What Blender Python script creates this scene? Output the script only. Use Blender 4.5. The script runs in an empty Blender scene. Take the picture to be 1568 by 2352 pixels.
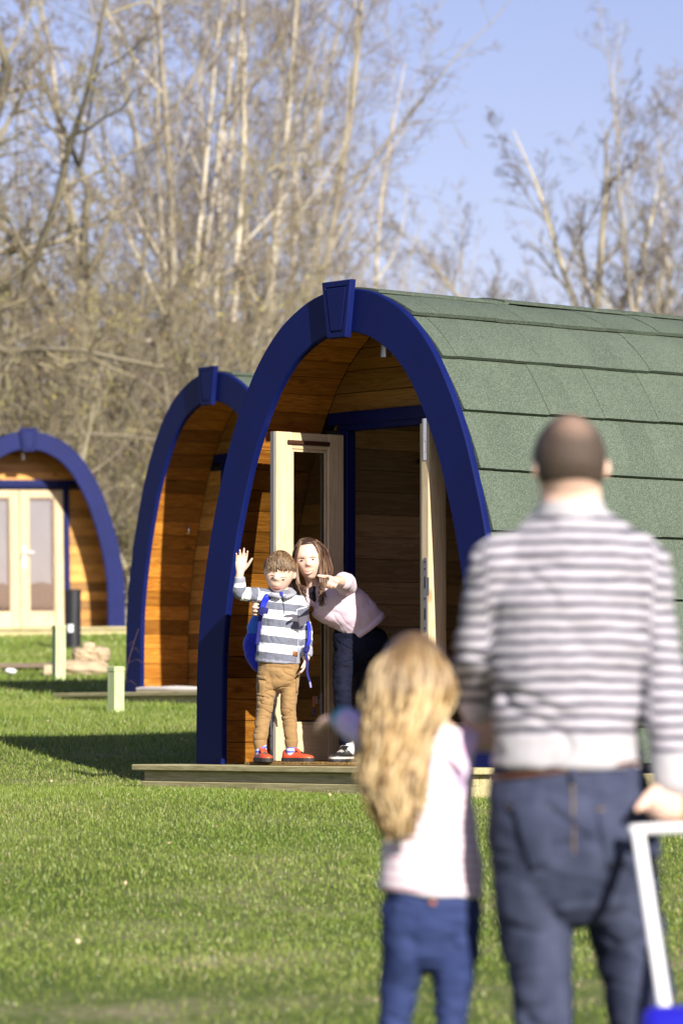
import bpy, bmesh, math, random
import numpy as np
from mathutils import Vector, Matrix, noise as mnoise
rad = math.radians
SC = bpy.context.scene
COL = SC.collection
# ------------------------------------------------------------------ camera
FPX = 9473.0                     # focal length in units of a 1568 px wide frame
PITCH = math.atan((1670 - 1176) / FPX)
cam_d = bpy.data.cameras.new("camera")
cam = bpy.data.objects.new("camera", cam_d)
COL.objects.link(cam)
SC.camera = cam
cam.location = (0, 0, 0)
cam.rotation_euler = (math.pi / 2 + PITCH, 0, 0)
cam_d.sensor_fit = 'HORIZONTAL'
cam_d.sensor_width = 24.0
cam_d.lens = FPX / 1568 * 24.0
cam_d.clip_start = 0.2
cam_d.clip_end = 3000
cam_d.dof.use_dof = True
cam_d.dof.focus_distance = 22.1
cam_d.dof.aperture_fstop = 3.4
cam_d.dof.aperture_blades = 9
SC.render.resolution_x, SC.render.resolution_y = 682, 1024
# ------------------------------------------------------------------ daylight
SUN_EL = rad(27)
SUN_DIR = Vector((0.45, -0.893, 0)).normalized()          # horizontal, towards the sun
W = bpy.data.worlds.new("World")
SC.world = W
W.use_nodes = True
wn = W.node_tree
wn.nodes.clear()
sky = wn.nodes.new('ShaderNodeTexSky')
sky.sky_type = 'NISHITA'
sky.sun_disc = False
sky.sun_elevation = SUN_EL
sky.sun_rotation = math.atan2(SUN_DIR.x, SUN_DIR.y)
sky.altitude = 50
sky.air_density = 1.0
sky.dust_density = 0.6
sky.ozone_density = 2.0
hs = wn.nodes.new('ShaderNodeMix'); hs.data_type = 'RGBA'; hs.blend_type = 'MULTIPLY'
hs.inputs[0].default_value = 1.0
hs.inputs[7].default_value = (1.26, 1.0, 1.17, 1)
bg = wn.nodes.new('ShaderNodeBackground')
bg.inputs['Strength'].default_value = 0.062
wo = wn.nodes.new('ShaderNodeOutputWorld')
wn.links.new(sky.outputs[0], hs.inputs[6])
wn.links.new(hs.outputs[2], bg.inputs[0])
wn.links.new(bg.outputs[0], wo.inputs[0])
sun_d = bpy.data.lights.new("sun", 'SUN')
sun_d.energy = 5.0
sun_d.angle = rad(0.53)
sun_d.color = (1.0, 0.94, 0.84)
sun = bpy.data.objects.new("sun", sun_d)
COL.objects.link(sun)
sd = Vector((SUN_DIR.x * math.cos(SUN_EL), SUN_DIR.y * math.cos(SUN_EL), math.sin(SUN_EL)))
sun.rotation_euler = sd.to_track_quat('Z', 'Y').to_euler()
sun.location = (20, -40, 30)
SC.view_settings.view_transform = 'Standard'
SC.view_settings.look = 'None'
SC.view_settings.gamma = 1
SC.view_settings.use_curve_mapping = False
SC.view_settings.exposure = 0.86
SC.cycles.max_bounces = 8
SC.cycles.transparent_max_bounces = 16
SC.cycles.use_denoising = True
# ------------------------------------------------------------------ helpers
cp, sp_ = math.cos(PITCH), math.sin(PITCH)
def P(x, y, D):
    """photo pixel (1568 wide) at distance D along the ground axis -> world point"""
    a, b = (x - 784) / FPX, (1176 - y) / FPX
    v = Vector((a, cp - b * sp_, sp_ + b * cp))
    return v * (D / v.y)

def link(o, parent=None):
    COL.objects.link(o)
    if parent is not None:
        o.parent = parent
    return o

def tag(o, label=None, cat=None, group=None, kind=None):
    if label: o['label'] = label
    if cat: o['category'] = cat
    if group: o['group'] = group
    if kind: o['kind'] = kind
    return o

def empty(name, loc=(0, 0, 0), rz=0, parent=None):
    o = bpy.data.objects.new(name, None)
    o.location = loc
    o.rotation_euler = (0, 0, rz)
    o.empty_display_size = 0.1
    return link(o, parent)

def obj(name, me, parent=None, mat=None, loc=None):
    o = bpy.data.objects.new(name, me)
    if mat is not None and len(me.materials) == 0:
        me.materials.append(mat)
    if loc is not None: o.location = loc
    return link(o, parent)

def mesh(name, V, F, mats=None, fm=None, smooth=False):
    me = bpy.data.meshes.new(name)
    me.from_pydata([tuple(v) for v in V], [], [tuple(f) for f in F])
    for m in (mats or []):
        me.materials.append(m)
    if fm is not None:
        me.polygons.foreach_set('material_index', fm)
    if smooth:
        me.polygons.foreach_set('use_smooth', [True] * len(me.polygons))
    me.update()
    return me

def npmesh(name, V, quads=None, tris=None, mat=None, smooth=False, attrs=None):
    """fast mesh from arrays"""
    me = bpy.data.meshes.new(name)
    nq = 0 if quads is None else len(quads)
    nt = 0 if tris is None else len(tris)
    me.vertices.add(len(V))
    me.vertices.foreach_set('co', np.asarray(V, np.float32).ravel())
    idx = []
    if nq: idx.append(np.asarray(quads, np.int32).ravel())
    if nt: idx.append(np.asarray(tris, np.int32).ravel())
    idx = np.concatenate(idx)
    me.loops.add(len(idx))
    me.loops.foreach_set('vertex_index', idx)
    st = np.concatenate([np.arange(nq) * 4, nq * 4 + np.arange(nt) * 3]).astype(np.int32)
    me.polygons.add(nq + nt)
    me.polygons.foreach_set('loop_start', st)
    me.polygons.foreach_set('use_smooth', np.full(nq + nt, smooth))
    for k, a in (attrs or {}).items():
        at = me.attributes.new(k, 'FLOAT', 'POINT')
        at.data.foreach_set('value', np.asarray(a, np.float32))
    if mat is not None: me.materials.append(mat)
    me.update(calc_edges=True)
    me.validate()
    return me

class MB:
    """collects boxes, tubes and prisms into one mesh"""
    def __init__(s):
        s.V, s.F, s.fm = [], [], []
    def add(s, V, F, m=0):
        n = len(s.V)
        s.V += [Vector(v) for v in V]
        s.F += [[i + n for i in f] for f in F]
        s.fm += [m] * len(F)
        return s
    def box(s, c0, c1, m=0, bev=0.0):
        """axis box between two corners, optional chamfer"""
        x0, y0, z0 = c0; x1, y1, z1 = c1
        bm = bmesh.new()
        bmesh.ops.create_cube(bm, size=1)
        for v in bm.verts:
            v.co = Vector(((x0 + x1) / 2 + v.co.x * (x1 - x0), (y0 + y1) / 2 + v.co.y * (y1 - y0), (z0 + z1) / 2 + v.co.z * (z1 - z0)))
        if bev:
            bmesh.ops.bevel(bm, geom=list(bm.edges), offset=bev, segments=1, affect='EDGES', profile=.5)
        bm.verts.index_update()
        s.add([v.co.copy() for v in bm.verts], [[v.index for v in f.verts] for f in bm.faces], m)
        bm.free()
        return s
    def tube(s, pts, rads, n=8, m=0, side=(1, 0, 0), caps=True):
        V, F = tube(pts, rads, n, side=side, round_caps=False, sub=1)
        return s.add(V, F, m)
    def prism(s, poly, y0, y1, m=0):
        """poly in x,z extruded along y"""
        n = len(poly)
        V = [(p[0], y0, p[1]) for p in poly] + [(p[0], y1, p[1]) for p in poly]
        F = [list(range(n)), list(range(2 * n - 1, n - 1, -1))]
        F += [[i, i + n, (i + 1) % n + n, (i + 1) % n] for i in range(n)]
        return s.add(V, F, m)
    def mesh(s, name, mats, smooth=False):
        me = mesh(name, s.V, s.F, mats, s.fm, smooth)
        bm = bmesh.new(); bm.from_mesh(me)
        bmesh.ops.recalc_face_normals(bm, faces=bm.faces)
        bm.to_mesh(me); bm.free()
        return me
    def build(s, name, mats, parent=None, smooth=False, loc=None):
        if not isinstance(mats, (list, tuple)): mats = [mats]
        return obj(name, s.mesh(name, mats, smooth), parent, loc=loc)

def catmull(pts, sub):
    pts = [np.asarray(p, float) for p in pts]
    if sub <= 1 or len(pts) < 3: return pts
    out = []
    n = len(pts)
    for i in range(n - 1):
        p0 = pts[max(i - 1, 0)]; p1 = pts[i]; p2 = pts[i + 1]; p3 = pts[min(i + 2, n - 1)]
        for k in range(sub):
            t = k / sub
            out.append(0.5 * ((2 * p1) + (-p0 + p2) * t + (2 * p0 - 5 * p1 + 4 * p2 - p3) * t * t + (-p0 + 3 * p1 - 3 * p2 + p3) * t ** 3))
    out.append(pts[-1])
    return out

def tube(pts, rads, n=16, side=(1, 0, 0), round_caps=True, sub=3, cap=(1.0, 1.0)):
    """closed elliptical loft along a polyline; rads: r or (ra, rb), ra along `side`"""
    R = [(r, r) if not isinstance(r, (tuple, list)) else tuple(r) for r in rads]
    ctl = catmull([np.concatenate([np.asarray(p, float), np.asarray(r, float)]) for p, r in zip(pts, R)], sub)
    C = [c[:3] for c in ctl]; RR = [np.maximum(c[3:], 1e-4) for c in ctl]
    if round_caps:
        d0 = C[0] - C[1]; d0 = d0 / (np.linalg.norm(d0) + 1e-9)
        d1 = C[-1] - C[-2]; d1 = d1 / (np.linalg.norm(d1) + 1e-9)
        pre, post = [], []
        for a in (75, 50, 25):
            h = math.sin(rad(a)); c = math.cos(rad(a))
            pre.append((C[0] + d0 * h * min(RR[0]) * cap[0], RR[0] * c))
        for a in (25, 50, 75):
            h = math.sin(rad(a)); c = math.cos(rad(a))
            post.append((C[-1] + d1 * h * min(RR[-1]) * cap[1], RR[-1] * c))
        C = [p[0] for p in pre] + C + [p[0] for p in post]
        RR = [p[1] for p in pre] + RR + [p[1] for p in post]
    m = len(C)
    V = []
    side = np.asarray(side, float)
    for i in range(m):
        t = C[min(i + 1, m - 1)] - C[max(i - 1, 0)]
        t = t / (np.linalg.norm(t) + 1e-9)
        a = side - t * side.dot(t)
        if np.linalg.norm(a) < 1e-3:
            a = np.cross(t, (0.3, 0.8, 0.5))
        a = a / np.linalg.norm(a)
        b = np.cross(t, a)
        for k in range(n):
            th = 2 * math.pi * k / n
            V.append(C[i] + a * math.cos(th) * RR[i][0] + b * math.sin(th) * RR[i][1])
    F = []
    for i in range(m - 1):
        for k in range(n):
            F.append([i * n + k, i * n + (k + 1) % n, (i + 1) * n + (k + 1) % n, (i + 1) * n + k])
    F.append(list(range(n - 1, -1, -1)))
    F.append([(m - 1) * n + k for k in range(n)])
    return V, F

def ellipsoid(c, r, rot=None, nu=20, nv=14):
    V, F = [], []
    c = np.asarray(c, float)
    for j in range(1, nv):
        ph = math.pi * j / nv
        for i in range(nu):
            th = 2 * math.pi * i / nu
            V.append((r[0] * math.sin(ph) * math.cos(th), r[1] * math.sin(ph) * math.sin(th), r[2] * math.cos(ph)))
    V.append((0, 0, r[2])); V.append((0, 0, -r[2]))
    top, bot = len(V) - 2, len(V) - 1
    for j in range(nv - 2):
        for i in range(nu):
            F.append([j * nu + i, (j + 1) * nu + i, (j + 1) * nu + (i + 1) % nu, j * nu + (i + 1) % nu])
    for i in range(nu):
        F.append([top, i, (i + 1) % nu])
        F.append([bot, (nv - 2) * nu + (i + 1) % nu, (nv - 2) * nu + i])
    V = np.array(V)
    if rot is not None:
        V = V @ np.array(rot.to_3x3()).T
    return list(V + c), F
# ------------------------------------------------------------------ materials
class N:
    """small node-graph helper"""
    def __init__(s, name):
        s.m = bpy.data.materials.new(name); s.m.use_nodes = True
        s.t = s.m.node_tree; s.t.nodes.clear()
        s.out = s.n('ShaderNodeOutputMaterial')
        s.b = s.n('ShaderNodeBsdfPrincipled')
        s.t.links.new(s.b.outputs[0], s.out.inputs[0])
    def n(s, typ, **kw):
        nd = s.t.nodes.new(typ)
        for k, v in kw.items():
            if k.startswith('_'):
                nd.inputs[k[1:].replace('_', ' ')].default_value = v
            else:
                setattr(nd, k, v)
        return nd
    def l(s, a, b):
        s.t.links.new(a, b)
    def set(s, name, v):
        if hasattr(v, 'links') or hasattr(v, 'is_linked'): s.l(v, s.b.inputs[name])
        else: s.b.inputs[name].default_value = v
        return s
    def coords(s, scale=(1, 1, 1), kind='Object', rnd=True):
        tc = s.n('ShaderNodeTexCoord'); o = tc.outputs[kind]
        if rnd:
            oi = s.n('ShaderNodeObjectInfo')
            v = s.n('ShaderNodeVectorMath', operation='MULTIPLY_ADD')
            cb = s.n('ShaderNodeCombineXYZ')
            for i in range(3): s.l(oi.outputs['Random'], cb.inputs[i])
            s.l(cb.outputs[0], v.inputs[0]); v.inputs[1].default_value = (17.3, 41.7, 23.1)
            s.l(o, v.inputs[2]); o = v.outputs[0]
        mp = s.n('ShaderNodeMapping'); mp.inputs['Scale'].default_value = scale
        s.l(o, mp.inputs[0])
        return mp.outputs[0]
    def noise(s, vec, scale=5, detail=4, rough=.55, dist=0):
        nd = s.n('ShaderNodeTexNoise')
        nd.inputs['Scale'].default_value = scale; nd.inputs['Detail'].default_value = detail
        nd.inputs['Roughness'].default_value = rough; nd.inputs['Distortion'].default_value = dist
        s.l(vec, nd.inputs['Vector'])
        return nd.outputs['Fac']
    def ramp(s, fac, stops, interp='LINEAR'):
        r = s.n('ShaderNodeValToRGB'); e = r.color_ramp.elements
        r.color_ramp.interpolation = interp
        while len(e) < len(stops): e.new(0.5)
        for el, (p, c) in zip(e, stops):
            el.position = p; el.color = (*c[:3], 1) if not isinstance(c, (int, float)) else (c, c, c, 1)
        s.l(fac, r.inputs[0])
        return r.outputs[0]
    def mix(s, fac, a, b, mode='MIX'):
        nd = s.n('ShaderNodeMix'); nd.data_type = 'RGBA'; nd.blend_type = mode
        for sock, v in ((nd.inputs[0], fac), (nd.inputs[6], a), (nd.inputs[7], b)):
            if isinstance(v, (int, float)): sock.default_value = v
            elif isinstance(v, tuple): sock.default_value = (*v[:3], 1)
            else: s.l(v, sock)
        return nd.outputs[2]
    def math(s, op, a, b=0.0, c=None):
        nd = s.n('ShaderNodeMath', operation=op)
        for i, v in enumerate((a, b) if c is None else (a, b, c)):
            if isinstance(v, (int, float)): nd.inputs[i].default_value = v
            else: s.l(v, nd.inputs[i])
        return nd.outputs[0]
    def bump(s, h, strength=.3, dist=.01):
        b = s.n('ShaderNodeBump'); b.inputs['Strength'].default_value = strength; b.inputs['Distance'].default_value = dist
        s.l(h, b.inputs['Height']); s.l(b.outputs[0], s.b.inputs['Normal'])
        return s
    def rnd(s):
        return s.n('ShaderNodeObjectInfo').outputs['Random']
    def attr(s, name):
        return s.n('ShaderNodeAttribute', attribute_name=name).outputs['Fac']

def plain(name, c1, c2=None, scale=8, rough=.6, bump=0, bscale=60, metal=0, spec=.5, sc=(1, 1, 1)):
    g = N(name); v = g.coords(sc)
    f = g.noise(v, scale, 5)
    g.set('Base Color', g.ramp(f, [(.3, c1), (.7, c2 or c1)]))
    g.set('Roughness', rough); g.set('Metallic', metal); g.set('Specular IOR Level', spec)
    if bump: g.bump(g.noise(v, bscale, 4), bump, .005)
    return g.m

def wood(name, axis, dark, mid, light, rough=.5, rv=.35, knot=.5, gscale=1.0, spec=.35, var=0.0, kcol=None):
    """boards with grain running along axis 0/1/2, per-board tone and knots"""
    g = N(name)
    sc = [11 * gscale] * 3; sc[axis] = .75 * gscale
    v = g.coords(tuple(sc))
    f1 = g.noise(v, 1.6, 3, .55, 1.2)
    wv = g.n('ShaderNodeMath', operation='SINE'); g.l(g.math('MULTIPLY', f1, 42), wv.inputs[0])
    rings = g.math('MULTIPLY_ADD', wv.outputs[0], .5, .5)
    f2 = g.noise(v, 7, 5, .7)
    fac = g.math('ADD', g.math('MULTIPLY', rings, .24), g.math('MULTIPLY_ADD', f2, .62, .05))
    col = g.ramp(fac, [(.18, dark), (.5, mid), (.82, light)])
    ksc = [5.0] * 3; ksc[axis] = 2.4
    kv = g.coords(tuple(ksc))
    vo = g.n('ShaderNodeTexVoronoi'); vo.inputs['Scale'].default_value = 1.0; vo.inputs['Randomness'].default_value = 1
    g.l(kv, vo.inputs['Vector'])
    km = g.ramp(vo.outputs['Distance'], [(.045, 1.0), (.12, .0)])
    kcol = kcol or tuple(c * .28 for c in dark)
    col = g.mix(g.math('MULTIPLY', km, knot), col, kcol)
    r = g.rnd()
    tone = g.math('MULTIPLY_ADD', r, 1.55 * rv, 1 - rv)
    col = g.mix(1.0, col, tone, 'MULTIPLY')
    g.set('Base Color', col); g.set('Roughness', rough); g.set('Specular IOR Level', spec)
    g.bump(fac, .12, .004)
    return g.m

MAT = {}
# ------------------------------------------------------------------ ground
_kd = [-60, -30, 0, 9.47, 15, 18, 20.2, 21.2, 23.2, 26, 31.5, 34.2, 39, 48, 51.5, 60, 75, 100, 200, 500]
_kz = [-3.2, -2.6, -1.60, -1.055, -.735, -.50, -.368, -.356, -.335, -.09, .130, .215, .482, .94, 1.09, 1.46, 2.1, 2.6, 3.0, 3.2]
_gd = np.linspace(-60, 500, 5601)
_gz = np.interp(_gd, _kd, _kz)
_k = np.ones(9) / 9
_gz[4:-4] = np.convolve(_gz, _k, 'valid')
def gz(y):
    return np.interp(y, _gd, _gz)
def ground_z(x, y):
    return gz(y) + .012 * np.sin(x * 1.7 + y * .6) * np.sin(y * 1.1 - x * .4)

def make_ground():
    xs = np.concatenate([np.linspace(-300, -12, 25), np.linspace(-11.5, 11.5, 93), np.linspace(12, 300, 25)])
    ys = np.concatenate([np.linspace(-60, 6, 23), np.linspace(6.4, 60, 180), np.linspace(61, 110, 50), np.linspace(120, 500, 40)])
    X, Y = np.meshgrid(xs, ys)
    Z = ground_z(X, Y)
    n, m = X.shape
    V = np.stack([X, Y, Z], -1).reshape(-1, 3)
    i = np.arange(n - 1)[:, None] * m + np.arange(m - 1)[None, :]
    q = np.stack([i, i + 1, i + 1 + m, i + m], -1).reshape(-1, 4)
    g = N('turf_soil')
    v = g.coords(kind='Object', rnd=False)
    f = g.noise(v, 1.3, 5, .6); f2 = g.noise(v, 22, 4, .7)
    c = g.ramp(g.math('ADD', g.math('MULTIPLY', f, .6), g.math('MULTIPLY', f2, .4)), [(.3, (.045, .075, .016)), (.5, (.09, .12, .03)), (.62, (.21, .19, .11)), (.75, (.33, .29, .20))])
    g.set('Base Color', c); g.set('Roughness', .9); g.set('Specular IOR Level', .1)
    g.bump(f2, .6, .03)
    o = obj('ground', npmesh('ground', V, quads=q, mat=g.m, smooth=True))
    tag(o, kind='structure')
make_ground()

# ------------------------------------------------------------------ pod shape
_ph = [(1.27, 0), (1.268, .3), (1.258, .62), (1.222, .90), (1.145, 1.25), (1.06, 1.53), (.975, 1.76), (.86, 1.985), (.725, 2.19), (.56, 2.355), (.40, 2.455), (.22, 2.525), (0, 2.552)]
_pp = [(-w, h) for w, h in _ph] + [(w, h) for w, h in _ph[-2::-1]]
_pc = np.array(catmull(_pp, 12))
_ps = np.concatenate([[0], np.cumsum(np.linalg.norm(np.diff(_pc, axis=0), axis=1))])
SARC = _ps[-1] / 2
_su = np.linspace(0, _ps[-1], 401)
_pu = np.stack([np.interp(_su, _ps, _pc[:, 0]), np.interp(_su, _ps, _pc[:, 1])], 1)
for _ in range(4):
    _pu[1:-1] = (_pu[:-2] + 2 * _pu[1:-1] + _pu[2:]) / 4
_tn = np.gradient(_pu, axis=0); _tn /= np.linalg.norm(_tn, axis=1)[:, None]
_nn = np.stack([-_tn[:, 1], _tn[:, 0]], 1)          # outward
def prof(s, d):
    """s: arc length from the apex (right positive), d: inset from the outer curve -> (x, z)"""
    a = np.asarray(s, float) + SARC
    x = np.interp(a, _su, _pu[:, 0]); z = np.interp(a, _su, _pu[:, 1])
    nx = np.interp(a, _su, _nn[:, 0]); nz = np.interp(a, _su, _nn[:, 1])
    d = np.asarray(d, float)
    return np.stack([x - nx * d, np.maximum(z - nz * d, 0)], -1)
def halfw(h, d):
    """half width of the inset curve at height h"""
    ss = np.linspace(0, SARC, 300)
    q = prof(ss, d)
    return float(np.interp(-h, -q[:, 1], q[:, 0])) if h < q[0, 1] else 0.0

PD = .56        # porch depth
PL = 4.5        # pod length
IN = .075       # inset of the porch boards

MAT['blue'] = None
def mats_pod():
    g = N('blue_paint')
    v = g.coords((1, 1, 1)); f = g.noise(v, 3, 4, .6)
    vs = g.coords((3, 3, 40)); f2 = g.noise(vs, 6, 4, .6)
    c = g.ramp(f, [(.3, (.0036, .0078, .068)), (.7, (.0052, .0112, .092))])
    sp = g.noise(g.coords((40, 40, 40)), 6, 2); c = g.mix(g.ramp(sp, [(.74, 0.0), (.80, .35)]), c, (.08, .11, .30))
    g.set('Base Color', c); g.set('Roughness', g.math('MULTIPLY_ADD', f, .2, .36)); g.set('Specular IOR Level', .14)
    g.bump(g.math('ADD', f2, g.math('MULTIPLY', g.noise(v, 160, 2), .5)), .22, .003)
    MAT['blue'] = g.m
    g = N('green_granules')
    v = g.coords(); f = g.noise(v, 2.0, 4); f2 = g.noise(v, 190, 2, .6); f3 = g.noise(v, 430, 1, .5)
    c = g.ramp(f2, [(.30, (.025, .041, .027)), (.5, (.066, .090, .064)), (.68, (.155, .188, .138))])
    c = g.mix(g.ramp(f3, [(.60, 0.0), (.72, .5)]), c, (.40, .43, .37))
    c = g.mix(1.0, c, g.math('MULTIPLY_ADD', g.rnd(), .05, .975), 'MULTIPLY')
    c = g.mix(1.0, c, g.math('MULTIPLY_ADD', f, .5, .75), 'MULTIPLY')
    g.set('Base Color', c); g.set('Roughness', .85); g.set('Specular IOR Level', .3)
    g.bump(f2, .7, .006)
    MAT['granule'] = g.m
    MAT['felt'] = plain('dark_felt', (.015, .02, .015), (.03, .035, .028), rough=.9)
    MAT['cedar_y'] = wood('stained_cedar_lengthwise', 1, (.22, .070, .009), (.45, .170, .022), (.63, .30, .055), .38, .58, .6)
    MAT['cedar_x'] = wood('stained_cedar_crosswise', 0, (.27, .115, .020), (.50, .245, .050), (.66, .38, .11), .38, .58, .75)
    MAT['pine_x'] = wood('pale_pine_rail', 0, (.46, .32, .17), (.58, .455, .28), (.66, .55, .38), .42, .10, .5, kcol=(.20, .09, .03))
    MAT['pine_z'] = wood('pale_pine_stile', 2, (.46, .32, .17), (.58, .455, .28), (.66, .55, .38), .42, .10, .55, kcol=(.20, .09, .03))
    MAT['in_y'] = wood('inside_pine_lengthwise', 1, (.38, .235, .11), (.58, .39, .20), (.70, .51, .29), .5, .45, .95)
    MAT['deckwood'] = wood('treated_decking', 0, (.27, .23, .105), (.44, .385, .195), (.56, .50, .30), .7, .22, .5)
    MAT['steel'] = plain('brushed_steel', (.42, .42, .42), (.5, .5, .5), rough=.32, metal=1)
    MAT['grey_seal'] = plain('grey_plastic', (.16, .16, .17), rough=.5)
    MAT['darkmetal'] = plain('brown_vent_plastic', (.05, .022, .012), rough=.35)
    MAT['chrome'] = plain('polished_metal', (.75, .75, .76), rough=.15, metal=1)
    MAT['black'] = plain('black_plastic', (.012, .012, .014), (.02, .02, .024), rough=.38)
    MAT['rubber'] = plain('black_rubber', (.02, .02, .02), rough=.7)
    g = N('clear_glass')
    lw = g.n('ShaderNodeLayerWeight'); lw.inputs['Blend'].default_value = .5
    fz = g.math('MULTIPLY_ADD', g.math('POWER', lw.outputs['Facing'], 4.0), .65, .15)
    tr = g.n('ShaderNodeBsdfTransparent'); tr.inputs[0].default_value = (.80, .82, .81, 1)
    gl = g.n('ShaderNodeBsdfGlossy'); gl.inputs['Roughness'].default_value = .02
    mx = g.n('ShaderNodeMixShader')
    g.l(fz, mx.inputs[0]); g.l(tr.outputs[0], mx.inputs[1]); g.l(gl.outputs[0], mx.inputs[2])
    g.l(mx.outputs[0], g.out.inputs[0])
    MAT['glass'] = g.m
mats_pod()

ME = {}
def cached(key, fn):
    if key not in ME: ME[key] = fn()
    return ME[key]

def slab(s0, s1, d0, d1, y0, y1, n=2, lift0=0.0, lift1=0.0, jag=None):
    """board following the curve from arc s0 to s1 between insets d0 (outer) and d1 (inner)"""
    ss = np.linspace(s0, s1, n + 1); t = np.linspace(0, 1, n + 1)
    lift = lift0 * (1 - t) + lift1 * t
    A = prof(ss, d0 - lift); B = prof(ss, d1 - lift)
    V, F = [], []
    for y in (y0, y1):
        V += [(a[0], y, a[1]) for a in A] + [(b[0], y, b[1]) for b in B]
    k = n + 1; o = 2 * k
    for i in range(n):
        F += [[i, i + 1, o + i + 1, o + i], [k + i, o + k + i, o + k + i + 1, k + i + 1],
              [i, k + i, k + i + 1, i + 1], [o + i, o + i + 1, o + k + i + 1, o + k + i]]
    F += [[0, o, o + k, k], [n, k + n, o + k + n, o + n]]
    return V, F

def shell(d, y0, y1, n=72, s0=None, s1=None):
    ss = np.linspace(-SARC if s0 is None else s0, SARC if s1 is None else s1, n)
    A = prof(ss, d)
    V = [(a[0], y0, a[1]) for a in A] + [(a[0], y1, a[1]) for a in A]
    F = [[i, i + 1, n + i + 1, n + i] for i in range(n - 1)]
    return V, F

def m_arch():
    sec = [(.007, 0), (.228, 0), (.235, .007), (.235, .036), (0, .036), (0, .007)]
    n = 140; ss = np.linspace(-SARC, SARC, n)
    V, F = [], []
    L = [prof(ss, d) for d, y in sec]; m = len(sec)
    for i in range(n):
        for k in range(m): V.append((L[k][i][0], sec[k][1], L[k][i][1]))
    for i in range(n - 1):
        for k in range(m):
            F.append([i * m + k, i * m + (k + 1) % m, (i + 1) * m + (k + 1) % m, (i + 1) * m + k])
    F += [list(range(m)), list(range(n * m - 1, (n - 1) * m - 1, -1))]
    mb = MB(); mb.add(V, F)
    me = mb.mesh('arch', [MAT['blue']])
    return me

def m_keystone():
    zt, zb = 2.592, 2.285
    def ring(k, y): return [(-.122 + k, y, zt - k), (.122 - k, y, zt - k), (.078 - k * .9, y, zb + k), (-.078 + k * .9, y, zb + k)]
    mb = MB()
    rs = [ring(.0, -.002), ring(0, -.034), ring(.005, -.039), ring(.030, -.039), ring(.033, -.030), ring(.037, -.030)]
    V = [v for r in rs for v in r]; F = []
    for j in range(len(rs) - 1):
        for k in range(4): F.append([j * 4 + k, j * 4 + (k + 1) % 4, j * 4 + 4 + (k + 1) % 4, j * 4 + 4 + k])
    F += [[0, 3, 2, 1], [20, 21, 22, 23]]
    mb.add(V, F)
    return mb.mesh('keystone', [MAT['blue']])
def m_keypanel():
    zt, zb = 2.592, 2.285
    def ring(k, y): return [(-.122 + k, y, zt - k), (.122 - k, y, zt - k), (.078 - k * .9, y, zb + k), (-.078 + k * .9, y, zb + k)]
    rs = [ring(.0372, -.029), ring(.0372, -.038), ring(.041, -.041)]
    V = [v for r in rs for v in r]; F = []
    for j in range(2):
        for k in range(4): F.append([j * 4 + k, j * 4 + (k + 1) % 4, j * 4 + 4 + (k + 1) % 4, j * 4 + 4 + k])
    F += [[0, 3, 2, 1], [8, 9, 10, 11]]
    return MB().add(V, F).mesh('panel', [MAT['blue']])

COURSES = [.235 + .336 * i for i in range(9)]     # arc of each course's top edge
TW = .2
def m_tile(c, side):
    s0 = COURSES[c] - .03; s1 = min(COURSES[c] + .336, SARC - .02)
    if side < 0: V, F = slab(-s0, -s1, .010, .030, 0, TW - .0006, 4, 0.0, .028)
    else: V, F = slab(s0, s1, .010, .030, 0, TW - .0006, 4, 0.0, .028)
    return MB().add(V, F).mesh('shingle', [MAT['granule']])

def board_poly(h0, h1, u0, u1, y0, y1, bev=.003):
    """horizontal facade board; u0/u1 = None follow the curve"""
    def ends(h):
        w = halfw(h, IN + .004)
        return (-w if u0 is None else max(u0, -w), w if u1 is None else min(u1, w))
    pts = []
    hs = np.linspace(h0, h1, 3)
    L = [(ends(h)[0], h) for h in hs]; R = [(ends(h)[1], h) for h in hs]
    poly = L + R[::-1]
    n = len(poly)
    cx = sum(p[0] for p in poly) / n; cz = sum(p[1] for p in poly) / n
    V = [(p[0], y1, p[1]) for p in poly] + [(p[0], y0 + bev, p[1]) for p in poly]
    V += [(p[0], y0, p[1] + (bev if p[1] < cz - .001 else -bev if p[1] > cz + .001 else 0)) for p in poly]
    F = [list(range(n)), list(range(3 * n - 1, 2 * n - 1, -1))]
    for j in (0, 1):
        F += [[j * n + i, j * n + n + i, j * n + n + (i + 1) % n, j * n + (i + 1) % n] for i in range(n)]
    return MB().add(V, F)

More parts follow.
